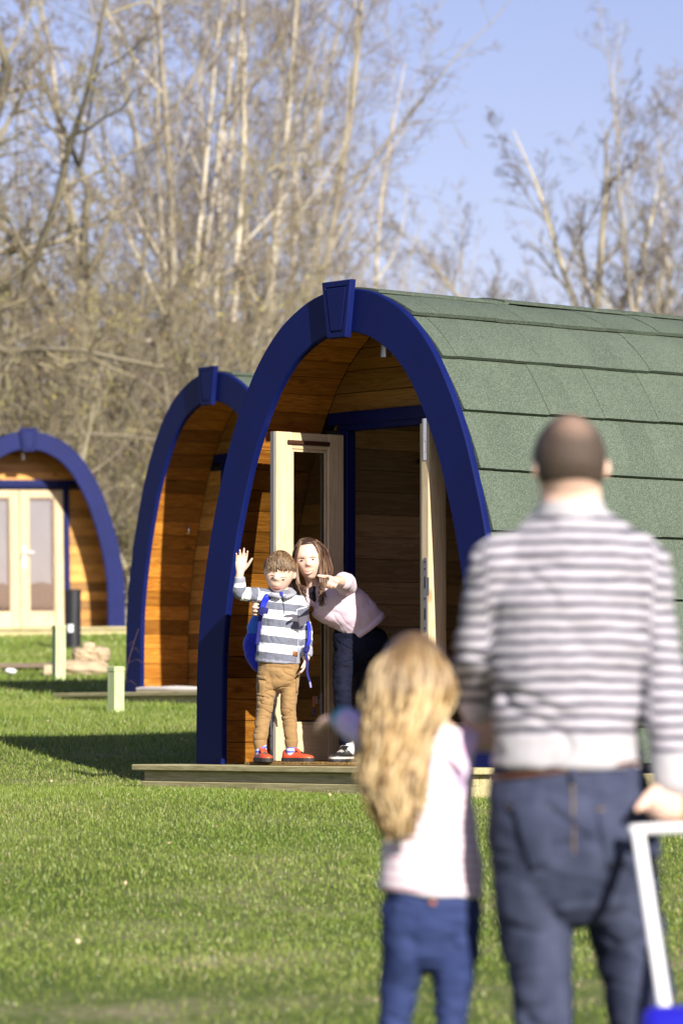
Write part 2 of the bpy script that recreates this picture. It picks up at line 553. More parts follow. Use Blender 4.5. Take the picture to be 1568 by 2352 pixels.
LEAF_H, LEAF_T = 1.80, .058
LW_OPEN = .478
def make_leaf(root, hinge, rz, flip, LEAF_W=.582, name='door'):
    """door leaf as a part: hinge at its origin, leaf runs along +x, y is its thickness (inside face at -y when flip)"""
    d = empty(name, hinge, rz, root)
    y0, y1 = (-LEAF_T, 0) if not flip else (0, LEAF_T)
    sw, tr, br = (.118 if LEAF_W > .55 else .112), .092, .20
    obj('stile', cached(('st', 0, flip), lambda: MB().box((0, y0, .02), (sw, y1, .02 + LEAF_H), bev=.004).mesh('stile', [MAT['pine_z']])), d)
    def free():
        mb = MB().box((LEAF_W - sw, y0, .02), (LEAF_W, y1, .02 + LEAF_H), bev=.004)
        return mb.mesh('stile', [MAT['pine_z']])
    obj('stile', cached(('st', 1, flip, LEAF_W), free), d)
    zt = .02 + LEAF_H
    obj('rail', cached(('rt', flip, LEAF_W), lambda: MB().box((sw + .001, y0 + .002, zt - tr), (LEAF_W - sw - .001, y1 - .002, zt - .001), bev=.003).mesh('rail', [MAT['pine_x']])), d)
    obj('rail', cached(('rb', flip, LEAF_W), lambda: MB().box((sw + .001, y0 + .002, .021), (LEAF_W - sw - .001, y1 - .002, .02 + br), bev=.003).mesh('rail', [MAT['pine_x']])), d)
    ym = (y0 + y1) / 2
    obj('pane', cached(('pane', flip, LEAF_W), lambda: MB().box((sw - .008, ym - .004, .02 + br - .008), (LEAF_W - sw + .008, ym + .004, zt - tr + .008)).mesh('pane', [MAT['glass']])), d)
    def bead():
        mb = MB()
        a0, a1, b0, b1 = sw + .002, LEAF_W - sw - .002, .02 + br + .001, zt - tr - .001
        for ya, yb in ((y0 + .008, ym - .005), (ym + .005, y1 - .008)):
            mb.box((a0, ya, b0), (a0 + .012, yb, b1)); mb.box((a1 - .012, ya, b0), (a1, yb, b1))
            mb.box((a0 + .013, ya, b0), (a1 - .013, yb, b0 + .012)); mb.box((a0 + .013, ya, b1 - .012), (a1 - .013, yb, b1))
        return mb.mesh('glazing_bead', [MAT['pine_z']])
    obj('glazing_bead', cached(('bead', flip, LEAF_W), bead), d)
    def gasket():
        mb = MB()
        a0, a1, b0, b1 = sw + .0145, LEAF_W - sw - .0145, .02 + br + .0135, zt - tr - .0135
        for ya, yb in ((ym - .008, ym - .0045), (ym + .0045, ym + .008)):
            mb.box((a0, ya, b0), (a0 + .005, yb, b1)); mb.box((a1 - .005, ya, b0), (a1, yb, b1))
            mb.box((a0 + .006, ya, b0), (a1 - .006, yb, b0 + .005)); mb.box((a0 + .006, ya, b1 - .005), (a1 - .006, yb, b1))
        return mb.mesh('gasket', [MAT['rubber']])
    obj('gasket', cached(('gask', flip, LEAF_W), gasket), d)
    return d

def make_pod(loc, rz, label, open_doors, full):
    root = empty('camping_pod', loc, rz)
    tag(root, label, 'camping pod', 'camping pods on the grass slope')
    obj('arch', cached('arch', m_arch), root)
    k = obj('keystone', cached('key', m_keystone), root)
    obj('panel', cached('keyp', m_keypanel), k)
    # roof: felt shell with shingles as its pieces
    def m_roof():
        mb = MB(); V, F = shell(.030, .037, PL); mb.add(V, F)
        V, F = shell(.05, .037, PL); mb.add(V, F)
        return mb.mesh('roof', [MAT['felt']])
    roof = obj('roof', cached('roof', m_roof), root)
    nt = int((PL - .04) / TW)
    r_ = random.Random(5)
    if full:
        for c in range(9):
            if COURSES[c] > SARC - .06: continue
            off = (c % 2) * TW / 2
            for i in range(nt + (1 if off else 0)):
                y = .038 + i * TW - off
                if y < .036:
                    # half tile at the front edge
                    me = cached(('tileh', c), lambda: MB().add(*slab(COURSES[c] - .03, min(COURSES[c] + .336, SARC - .02), .010, .030, TW / 2 + .001, TW - .0006, 4, 0, .028)).mesh('shingle', [MAT['granule']]))
                else:
                    me = cached(('tile', c, 1), lambda: m_tile(c, 1))
                o = obj('shingle', me, roof, loc=(r_.uniform(0, .001), y, r_.uniform(-.004, .002)))
    mb = MB()
    for sd in ((-1,) if full else (-1, 1)):
        for c in range(9):
            s1 = min(COURSES[c] + .336, SARC - .02)
            if COURSES[c] > SARC - .06: continue
            for i in range(nt):
                y = .038 + i * TW
                V, F = slab(sd * (COURSES[c] - .03), sd * s1, .012, .024, y, y + TW - .004, 3, 0, .016)
                mb.add(V, F)
    o = obj('far_shingles', cached(('far', full), lambda: mb.mesh('far_shingles', [MAT['granule']])), roof)
    o['kind'] = 'stuff'
    for i in range(5):
        y = .038 + i * .9
        o = obj('ridge_cap', cached('ridge', lambda: MB().add(*slab(-.25, .25, -.006, .006, 0, .93, 8)).mesh('ridge_cap', [MAT['granule']])), roof, loc=(0, y, .004 + .003 * (i % 2)))
        o.rotation_euler = (rad(-.35), 0, 0)
    # porch lining of curved boards
    lin = obj('porch_lining', cached('lin', lambda: MB().add(*shell(.056, .037, PD + .05)).mesh('porch_lining', [MAT['felt']])), root)
    nb = 52; bw = 2 * (SARC - .0) / nb
    for i in range(nb):
        s0 = -SARC + i * bw
        obj('plank', cached(('lp', i), lambda: MB().add(*slab(s0 + .0022, s0 + bw - .0022, .057, IN, .037, PD - .002, 1)).mesh('plank', [MAT['cedar_y']])), lin)
    # facade wall of cross boards round the doorway
    DW, DH = .60, 1.845
    def m_back():
        mb = MB()
        hs = np.arange(0, 2.48, .124)
        for h in hs:
            h1 = min(h + .1235, 2.47)
            w = min(halfw(h, IN + .006), halfw(h1, IN + .006))
            if w < .05: continue
            if h1 < DH + .09:
                if w > .67:
                    mb.box((-w, PD + .021, h), (-.665, PD + .06, h1)); mb.box((.665, PD + .021, h), (w, PD + .06, h1))
            else: mb.box((-w, PD + .021, max(h, DH + .092)), (w, PD + .06, h1))
        return mb.mesh('facade_wall', [MAT['felt']])
    fw = obj('facade_wall', cached('fback', m_back), root)
    hh = 0.0; j = 0
    rr = random.Random(3)
    while hh < 2.46:
        h1 = min(hh + .118, 2.468)
        if h1 <= DH + .09:
            pcs = [(None, -.667), (.667, None)]
        elif hh < DH + .09:
            pcs = []
            hh = DH + .093; h1 = hh + .118; pcs = [(None, None)]
        else: pcs = [(None, None)]
        for q, (a, b) in enumerate(pcs):
            if len(pcs) == 2 and halfw(h1, IN + .004) < .68: continue
            obj('plank', cached(('fp', j, q), lambda: board_poly(hh, h1, a, b, PD, PD + .02).mesh('plank', [MAT['cedar_x']])), fw)
        hh = h1 + .0035; j += 1
    # blue door frame
    fr = obj('door_frame', cached('frame', lambda: MB().box((-.662, PD - .03, 0), (-.592, PD + .035, DH + .0), bev=.004).box((.592, PD - .03, 0), (.662, PD + .035, DH), bev=.004)
             .box((-.662, PD - .03, DH + .001), (.662, PD + .045, DH + .09), bev=.004).mesh('door_frame', [MAT['blue']])), root)
    obj('head_trim', cached('htrim', lambda: MB().box((-.745, PD - .045, DH + .034), (.745, PD - .031, DH + .105), bev=.004).mesh('head_trim', [MAT['blue']])), fr)
    obj('threshold', cached('thr', lambda: MB().box((-.59, PD - .02, 0), (.59, PD + .10, .017), bev=.003).mesh('threshold', [MAT['pine_x']])), fr)
    # doors
    if open_doors:
        dl = make_leaf(root, (-.645, PD - .055, 0), rad(-90), True, LW_OPEN)       # leaf runs outwards; inside face towards the right
        dr = make_leaf(root, (.680, PD - .055, 0), rad(-90), False, LW_OPEN)
    else:
        dl = make_leaf(root, (-.586, PD + .062, 0), 0, False)
        dr = make_leaf(root, (.586, PD + .004, 0), math.pi, False)
    # inside: boarded shell, floor and back wall
    inn = obj('interior_wall', cached('inn', lambda: MB().add(*shell(.092, PD + .065, PL - .06)).mesh('interior_wall', [MAT['in_y']])), root)
    if full:
        n2 = 24; w2 = (SARC * 1.02) / n2
        for i in range(n2):
            s0 = -SARC + i * w2
            obj('plank', cached(('ip', i), lambda: MB().add(*slab(s0 + .002, s0 + w2 - .002, .093, .112, PD + .066, PL - .08, 1)).mesh('plank', [MAT['in_y']])), inn)
    obj('floor', cached('fl', lambda: MB().box((-1.2, PD + .101, .0), (1.2, PL - .06, .014)).mesh('floor', [MAT['in_y']])), root)
    def m_rear():
        q = prof(np.linspace(-SARC, SARC, 60), .034)
        return MB().prism([(a[0], a[1]) for a in q], PL - .06, PL - .002).mesh('rear_wall', [MAT['cedar_x']])
    obj('rear_wall', cached('rear', m_rear), root)
    # ceiling light
    def m_light():
        V, F = tube([(0, .31, 2.20), (0, .31, 2.36)], [.031, .031], 18, round_caps=False, sub=1)
        mb = MB().add(V, F); V, F = tube([(0, .31, 2.361), (0, .31, 2.49)], [.011, .011], 10, round_caps=False, sub=1); mb.add(V, F)
        V, F = tube([(0, .31, 2.455), (0, .31, 2.478)], [.04, .04], 18, round_caps=False, sub=1); mb.add(V, F)
        return mb.mesh('porch_light', [MAT['steel']], False)
    obj('porch_light', cached('pl', m_light), root)
    return root, dl, dr, fw

def make_deck(loc, rz, label, u0, u1, v0, drop):
    root = empty('timber_deck', loc, rz)
    tag(root, label, 'deck', 'timber decks under the pods')
    bw = .142; nbd = 7
    for i in range(nbd):
        y = v0 + i * (bw + .005)
        e = .006 * ((i * 37) % 5 - 2)
        o = obj('deck_board', MB().box((u0 + e, y, -.034), (u1 + e, y + bw, -.0005), bev=.005).mesh('deck_board', [MAT['deckwood']]), root)
    obj('fascia', MB().box((u0 + .06, v0 + .035, -.092), (u1 - .06, v0 + .08, -.0355), bev=.003).mesh('fascia', [MAT['deckwood']]), root)
    obj('fascia', MB().box((u0 + .055, v0 + .022, -.093 - drop), (u1 - .055, v0 + .078, -.0925), bev=.004).mesh('fascia', [MAT['deckwood']]), root)
    for sx in (u0 + .06, u1 - .105):
        obj('bearer', MB().box((sx, v0 + .081, -.093 - drop), (sx + .045, PL, -.036), bev=.003).mesh('bearer', [MAT['deckwood']]), root)
    return root

def rzu(ux, uy): return math.atan2(uy, ux)
POD1 = ((0, 22.0, -.206), rzu(.6388, -.7694))
POD2 = ((-1.049, 32.8, .279), rzu(.569, -.822))
POD3 = ((-4.02, 53.3, 1.277), rad(17))
pod1, d1l, d1r, fw1 = make_pod(*POD1, 'blue arched wooden pod with open doors and people on its deck', True, True)
pod2, d2l, d2r, fw2 = make_pod(*POD2, 'blue arched pod half hidden behind the one with people', False, False)
pod3, d3l, d3r, fw3 = make_pod(*POD3, 'far blue arched pod with closed pale glazed double doors', False, False)
pod3.rotation_euler = (0, rad(-.9), rad(17))
make_deck(*POD1, 'low timber deck the waving boy stands on', -1.385, 1.47, -.35, .11)
make_deck(*POD2, 'low timber deck with a white mat on it', -1.82, 1.5, -.35, .09)
dk3 = make_deck(*POD3, 'bright timber deck under the far pod with closed doors', -1.5, 1.30, -.35, .14)
dk3.rotation_euler = (0, rad(-.9), rad(17))

# fittings on the open leaves of the near pod
def leaf_fittings():
    LEAF_W = LW_OPEN
    # leaf local: x along the leaf from hinge, z up; left leaf's inside face is y = LEAF_T
    mb = MB().box((.105, LEAF_T - .0005, 1.752), (.405, LEAF_T + .012, 1.776), bev=.004)
    obj('vent', mb.mesh('vent', [MAT['darkmetal']]), d1l)
    mb = MB().box((LEAF_W - .0005, .012, .02), (LEAF_W + .007, LEAF_T - .016, 1.82), bev=.001)
    obj('edge_seal', mb.mesh('edge_seal', [MAT['grey_seal']]), d1l)
    mb = MB()
    for z0, z1 in ((.16, .25), (.31, .37)):
        mb.box((LEAF_W + .0072, .02, z0), (LEAF_W + .011, LEAF_T - .022, z1), bev=.001)
    obj('keep_plate', mb.mesh('keep_plate', [MAT['steel']]), d1l)
    # right leaf: free edge faces the camera (x = LEAF_W), its thickness runs y -LEAF_T..0
    mb = MB()
    def plate(z0, z1, y0, y1, n=8):
        w = (y1 - y0) / 2; yc = (y0 + y1) / 2
        pts = []
        for k in range(n + 1):
            a = math.pi * k / n; pts.append((yc + w * math.cos(a), z1 - w + w * math.sin(a)))
        for k in range(n + 1):
            a = math.pi + math.pi * k / n; pts.append((yc + w * math.cos(a), z0 + w + w * math.sin(a)))
        m = len(pts)
        V = [(LEAF_W + .0003, p[0], p[1]) for p in pts] + [(LEAF_W + .003, p[0], p[1]) for p in pts]
        F = [list(range(m)), list(range(2 * m - 1, m - 1, -1))] + [[i, (i + 1) % m, m + (i + 1) % m, m + i] for i in range(m)]
        return V, F
    def ypos(t): return -LEAF_T + t
    mb.add(*plate(.70, 1.09, ypos(.016), ypos(.046)))
    mb.box((LEAF_W + .0005, ypos(.046), .895), (LEAF_W + .0034, ypos(.062), .985))
    lp = obj('lock_plate', mb.mesh('lock_plate', [MAT['grey_seal']]), d1r)
    mb = MB()
    for z in (.765, .93):
        mb.box((LEAF_W + .0036, ypos(.026), z), (LEAF_W + .0042, ypos(.036), z + .06))
    for z in (1.068, 1.03, .875, .72):
        V, F = tube([(LEAF_W + .003, ypos(.031), z), (LEAF_W + .0048, ypos(.031), z)], [.0055, .0055], 10, side=(0, 1, 0), round_caps=False, sub=1); mb.add(V, F)
    obj('latch_slot', mb.mesh('latch_slot', [MAT['black']]), d1r)
    mb = MB().box((LEAF_W + .0003, ypos(.018), 1.60), (LEAF_W + .003, ypos(.044), 1.818))
    mb.box((LEAF_W + .0032, ypos(.024), 1.64), (LEAF_W + .010, ypos(.036), 1.70), bev=.003)
    mb.box((LEAF_W + .0032, ypos(.027), 1.70), (LEAF_W + .006, ypos(.034), 1.74), bev=.001)
    obj('flush_bolt', mb.mesh('flush_bolt', [MAT['chrome']]), d1r)
    # rebate strip beside the edge
    mb = MB().box((LEAF_W - .05, ypos(-.026), .03), (LEAF_W - .012, ypos(-.006), 1.795), bev=.002)
    mb.box((LEAF_W - .048, ypos(-.0058), .03), (LEAF_W - .03, ypos(-.0002), 1.79))
    obj('rebate_strip', mb.mesh('rebate_strip', [MAT['pine_z']]), d1r)
    # hinge on the outer stile
    mb = MB()
    for z in (.93, .96, .99):
        V, F = tube([(.010, .008, z), (.010, .008, z + .024)], [.009, .009], 10, round_caps=False, sub=1); mb.add(V, F)
    obj('hinge', mb.mesh('hinge', [MAT['chrome']]), d1r)
leaf_fittings()

def text_mesh(body, size, mat, extrude=.0006, bold=0.0):
    cu = bpy.data.curves.new('letters', 'FONT')
    cu.body = body; cu.size = size; cu.extrude = extrude; cu.offset = bold
    cu.align_x = 'CENTER'; cu.align_y = 'CENTER'; cu.resolution_u = 3
    o = bpy.data.objects.new('letters', cu); COL.objects.link(o)
    dg = bpy.context.evaluated_depsgraph_get()
    me = bpy.data.meshes.new_from_object(o.evaluated_get(dg))
    bpy.data.objects.remove(o); bpy.data.curves.remove(cu)
    me.materials.clear(); me.materials.append(mat)
    return me

def sticker():
    # on the pane of the left leaf, lower corner near the hinge (inside face y = LEAF_T)
    navy = plain('navy_print', (.015, .012, .12), rough=.4); orange = plain('orange_print', (.55, .17, .04), rough=.4)
    lilac = plain('pale_print', (.50, .46, .58), rough=.4)
    y = LEAF_T / 2 + .0045
    x = .112 + .085
    mb = MB().box((x - .010, y, .262), (x + .010, y + .0008, .312))
    o = obj('sticker', mb.mesh('sticker', [navy]), d1l)
    mb = MB().box((x - .012, y, .3125), (x + .008, y + .0008, .375))
    obj('sticker', mb.mesh('sticker', [orange]), d1l)
    mb = MB()
    for k in range(9):
        mb.box((x - .028, y, .333 + k * .0046), (x - .014, y + .0008, .3362 + k * .0046))
    for k in range(11):
        mb.box((x - .005, y + .001, .319 + k * .0046), (x + .002, y + .0018, .3222 + k * .0046))
    for k in range(2):
        mb.box((x - .050 - k * .011, y, .275), (x - .046 - k * .011, y + .0006, .39))
    obj('small_print', mb.mesh('small_print', [lilac]), d1l)
    me = text_mesh('VISTA', .0165, lilac)
    # inside face looks along +y of the leaf; from there +x runs to the left
    t = obj('lettering', me, d1l, loc=(x, y + .0014, .287))
    t.rotation_euler = Matrix(((0, 1, 0), (0, 0, 1), (1, 0, 0))).to_euler()
sticker()

def coir_mat():
    root = empty('doormat', Matrix.Translation(POD1[0]) @ Matrix.Rotation(POD1[1], 4, 'Z') @ Vector((0, 0, 0)), POD1[1])
    tag(root, 'brown coir doormat on the deck under the boy and the woman', 'doormat')
    g = N('coir'); v = g.coords((1, 1, 1)); f = g.noise(v, 180, 3, .7)
    g.set('Base Color', g.ramp(f, [(.3, (.14, .075, .02)), (.55, (.34, .21, .07)), (.75, (.50, .35, .15))])); g.set('Roughness', .95)
    g.bump(f, 1.0, .01)
    mb = MB().box((-.54, -.235, 0.0003), (.62, .30, .010), bev=.004)
    obj('backing', mb.mesh('backing', [g.m]), root)
    rn = random.Random(2)
    V, F = [], []
    for i in range(5200):
        edge = i < 2600
        x = rn.uniform(-.535, .615); y = rn.uniform(-.232, -.20) if edge else rn.uniform(-.23, .295)
        h = rn.uniform(.006, .012); n = len(V); a = rn.uniform(0, 3.14); w = .003
        dx, dy = w * math.cos(a), w * math.sin(a); tx, ty = rn.uniform(-.005, .005), rn.uniform(-.008, .004)
        V += [(x - dx, y - dy, .009), (x + dx, y + dy, .009), (x + tx, y + ty, .010 + h)]
        F.append([n, n + 1, n + 2])
    o = obj('pile', mesh('pile', V, F, [g.m]), root); o['kind'] = 'stuff'
coir_mat()

def white_mat():
    root = empty('white_mat', POD2[0], POD2[1])
    tag(root, 'rumpled white mat on the deck of the half hidden pod', 'mat')
    m = plain('white_cloth', (.62, .56, .52), (.72, .68, .64), rough=.9)
    V, F = [], []
    nx, ny = 30, 10
    for j in range(ny + 1):
        for i in range(nx + 1):
            x = -.62 + 1.2 * i / nx; y = -.30 + .42 * j / ny
            z = .016 + .014 * mnoise.noise((x * 3, y * 5, 1)) + .028 * math.exp(-((x + .35) / .35) ** 2)
            V.append((x, y, z))
    for j in range(ny):
        for i in range(nx):
            a = j * (nx + 1) + i; F.append([a, a + 1, a + nx + 2, a + nx + 1])
    n = len(V)
    V += [(v[0], v[1], .001) for v in V]
    F += [[f[3] + n, f[2] + n, f[1] + n, f[0] + n] for f in F]
    for i in range(nx):
        F += [[i + 1, i, i + n, i + 1 + n]]
        a = ny * (nx + 1) + i; F += [[a, a + 1, a + 1 + n, a + n]]
    obj('cloth', mesh('cloth', V, F, [m], smooth=True), root)
white_mat()

# handle on the far pod's doors, hook on the half hidden pod's porch wall
def far_handle():
    LEAF_W = .582
    mb = MB().box((LEAF_W - .075, LEAF_T * 0 + .0005, .80), (LEAF_W - .035, .012, 1.08), bev=.004)
    V, F = tube([(LEAF_W - .055, .012, 1.0), (LEAF_W - .055, .05, 1.0), (LEAF_W - .17, .055, 1.0)], [.011, .011, .010], 10, round_caps=True, sub=2, side=(0, 0, 1)); mb.add(V, F)
    obj('handle', mb.mesh('handle', [plain('white_handle', (.8, .8, .8), rough=.25)]), d3r)
far_handle()
def far_reflections():  # added sheets behind the panes, coloured as the sky the glass would reflect
    g = N('lilac_reflection'); v = g.coords((1, 1, 1)); f = g.noise(v, 3, 3)
    g.set('Base Color', g.ramp(f, [(.3, (.34, .38, .50)), (.7, (.42, .46, .58))])); g.set('Roughness', .9)
    for d, y in ((d3l, .03), (d3r, -LEAF_T - .03)):
        V, F = [], []
        for i in range(25):
            x = .10 + .384 * i / 24; w = .006 * math.sin(i * 1.9)
            for z in (.56 + .05 * math.sin(i / 24 * 3.1), 1.75): V += [(x, y + w, z), (x, y + w + .002, z)]
        for i in range(24):
            a = i * 4; F += [[a, a + 2, a + 6, a + 4], [a + 1, a + 5, a + 7, a + 3], [a, a + 4, a + 5, a + 1], [a + 2, a + 3, a + 7, a + 6]]
        obj('reflection_sheet', mesh('reflection_sheet', V, F, [g.m], smooth=False), d)
far_reflections()
def porch_hook():
    p = prof(-1.72, IN)
    V, F = tube([(p[0], .42, p[1]), (p[0] + .05, .42, p[1] - .01), (p[0] + .07, .42, p[1] - .05), (p[0] + .04, .42, p[1] - .07)], [.012] * 4, 8, side=(0, 1, 0), sub=3)
    obj('coat_hook', MB().add(V, F).mesh('coat_hook', [MAT['chrome']], True), pod2)
porch_hook()
# ------------------------------------------------------------------ bare trees and scrub
def bark(name, base, twig, lichen, tip):
    g = N(name)
    lv = g.attr('lev'); hu = g.attr('hue')
    c = g.ramp(lv, [(0.0, base), (.45, twig), (1.0, tip)])
    v = g.coords(); f = g.noise(v, 1.1, 4, .6)
    fac = g.math('MULTIPLY', g.math('MULTIPLY', g.ramp(f, [(.42, 0.0), (.62, 1.0)]), g.ramp(lv, [(.2, .12), (.5, 1.0)])), g.ramp(hu, [(.3, 0.0), (.7, .7)]))
    c = g.mix(fac, c, lichen)
    c = g.mix(1.0, c, g.math('MULTIPLY_ADD', hu, .7, .62), 'MULTIPLY')
    g.set('Base Color', c); g.set('Roughness', .9); g.set('Specular IOR Level', .15)
    return g.m
MAT['bark_a'] = bark('lichened_bark', (.48, .43, .34), (.32, .28, .215), (.34, .315, .15), (.22, .175, .16))
MAT['bark_b'] = bark('olive_bark', (.24, .215, .155), (.25, .215, .155), (.34, .32, .11), (.21, .165, .14))
MAT['bark_c'] = bark('pale_bark', (.48, .43, .31), (.20, .17, .13), (.24, .22, .12), (.10, .08, .08))
g_ = N('tree_buds'); hu_ = g_.attr('hue')
g_.set('Base Color', g_.ramp(hu_, [(.0, (.20, .12, .05)), (.35, (.30, .27, .07)), (.75, (.38, .36, .10)), (1.0, (.42, .24, .07))])); g_.set('Roughness', .8)
MAT['buds'] = g_.m

def unit(a):
    return a / (np.linalg.norm(a, axis=-1, keepdims=True) + 1e-9)

def grow(seed, stems, levels, min_r=.004):
    """stems: list of (base, dir, length, radius); levels: dicts. -> list of (pts (N,S+1,3), rad (N,S+1), level)"""
    rng = np.random.default_rng(seed)
    p = np.array([s[0] for s in stems], float); d = unit(np.array([s[1] for s in stems], float))
    L = np.array([s[2] for s in stems], float); R = np.array([s[3] for s in stems], float)
    out = []
    for k, lv in enumerate(levels):
        n, S = len(p), lv['segs']
        pts = np.zeros((n, S + 1, 3)); dirs = np.zeros((n, S + 1, 3))
        pts[:, 0] = p; dd = d.copy()
        for s in range(S):
            dd = unit(dd + lv['wob'] * rng.normal(size=(n, 3)) + np.array([0, 0, lv['up']]))
            dirs[:, s] = dd
            pts[:, s + 1] = pts[:, s] + dd * (L / S)[:, None]
        dirs[:, S] = dd
        t = np.linspace(0, 1, S + 1)[None]
        rr = np.maximum(R[:, None] * (1 - t * lv.get('taper', .75)), min_r)
        out.append((pts, rr, k))
        if k + 1 == len(levels): break
        nx = levels[k + 1]; c = nx['n']
        T = nx['t0'] + (1 - nx['t0']) * (np.arange(c)[None] + rng.random((n, c))) / c
        fi = np.minimum((T * S).astype(int), S - 1); ff = T * S - fi
        ii = np.arange(n)[:, None]
        q = pts[ii, fi] * (1 - ff)[..., None] + pts[ii, fi + 1] * ff[..., None]
        pd = dirs[ii, fi]
        a = unit(np.cross(pd, rng.normal(size=(n, c, 3))))
        ang = np.radians(nx['ang'] + nx['dang'] * rng.normal(size=(n, c)))[..., None]
        nd = unit(pd * np.cos(ang) + a * np.sin(ang))
        nl = L[:, None] * nx['len'] * (1 - nx.get('short', .55) * T) * (0.6 + .8 * rng.random((n, c)))
        nr = np.maximum((rr[ii, fi]) * nx['rad'], min_r)
        p = q.reshape(-1, 3); d = nd.reshape(-1, 3); L = nl.ravel(); R = nr.ravel()
    return out

def tubes(sets, sides, seed):
    rng = np.random.default_rng(seed)
    Vs, Qs, lev, hue = [], [], [], []
    o = 0
    for pts, rr, k in sets:
        n, m, _ = pts.shape
        t = np.gradient(pts, axis=1); t = unit(t)
        ref = unit(rng.normal(size=(n, 1, 3)))
        a = unit(np.cross(t, ref)); b = np.cross(t, a)
        th = np.arange(sides) / sides * 2 * np.pi
        ring = pts[:, :, None] + rr[:, :, None, None] * (a[:, :, None] * np.cos(th)[None, None, :, None] + b[:, :, None] * np.sin(th)[None, None, :, None])
        Vs.append(ring.reshape(-1, 3))
        idx = o + np.arange(n * m * sides).reshape(n, m, sides)
        i0 = idx[:, :-1]; i1 = idx[:, 1:]
        Qs.append(np.stack([i0, np.roll(i0, -1, 2), np.roll(i1, -1, 2), i1], -1).reshape(-1, 4))
        lev.append(np.full(n * m * sides, k / 4.0)); hue.append(np.repeat(rng.random(n), m * sides))
        o += n * m * sides
    return np.concatenate(Vs), np.concatenate(Qs), np.concatenate(lev), np.concatenate(hue)

def tree_meshes(seed, stems, levels, mat, nbuds, bud=.035, split=2, min_r=.004):
    sets = grow(seed, stems, levels, min_r)
    V, Q, lv, hu = tubes(sets[:split], 6, seed)
    trunk = npmesh('trunk', V, quads=Q, mat=mat, smooth=True, attrs={'lev': lv, 'hue': hu})
    V, Q, lv, hu = tubes(sets[split:], 3, seed + 1)
    if nbuds:
        rng = np.random.default_rng(seed + 2)
        tips = np.concatenate([s[0][:, 1:].reshape(-1, 3) for s in sets[-2:]])
        c = tips[rng.integers(0, len(tips), nbuds)] + rng.normal(size=(nbuds, 3)) * .02
        a = unit(rng.normal(size=(nbuds, 3))); b = unit(np.cross(a, rng.normal(size=(nbuds, 3))))
        s = bud * (0.5 + rng.random((nbuds, 1)))
        q = np.stack([c - a * s, c + b * s * .5, c + a * s, c - b * s * .5], 1).reshape(-1, 3)
        o = len(V)
        V = np.concatenate([V, q]); Q = np.concatenate([Q, o + np.arange(nbuds * 4).reshape(-1, 4)])
        lv = np.concatenate([lv, np.ones(nbuds * 4)]); hu = np.concatenate([hu, np.repeat(rng.random(nbuds), 4)])
    crown = npmesh('crown', V, quads=Q, mat=mat, smooth=True, attrs={'lev': lv, 'hue': hu})
    if nbuds:
        crown.materials.append(MAT['buds'])
        mi = np.zeros(len(crown.polygons), np.int32); mi[-nbuds:] = 1
        crown.polygons.foreach_set('material_index', mi)
    return trunk, crown

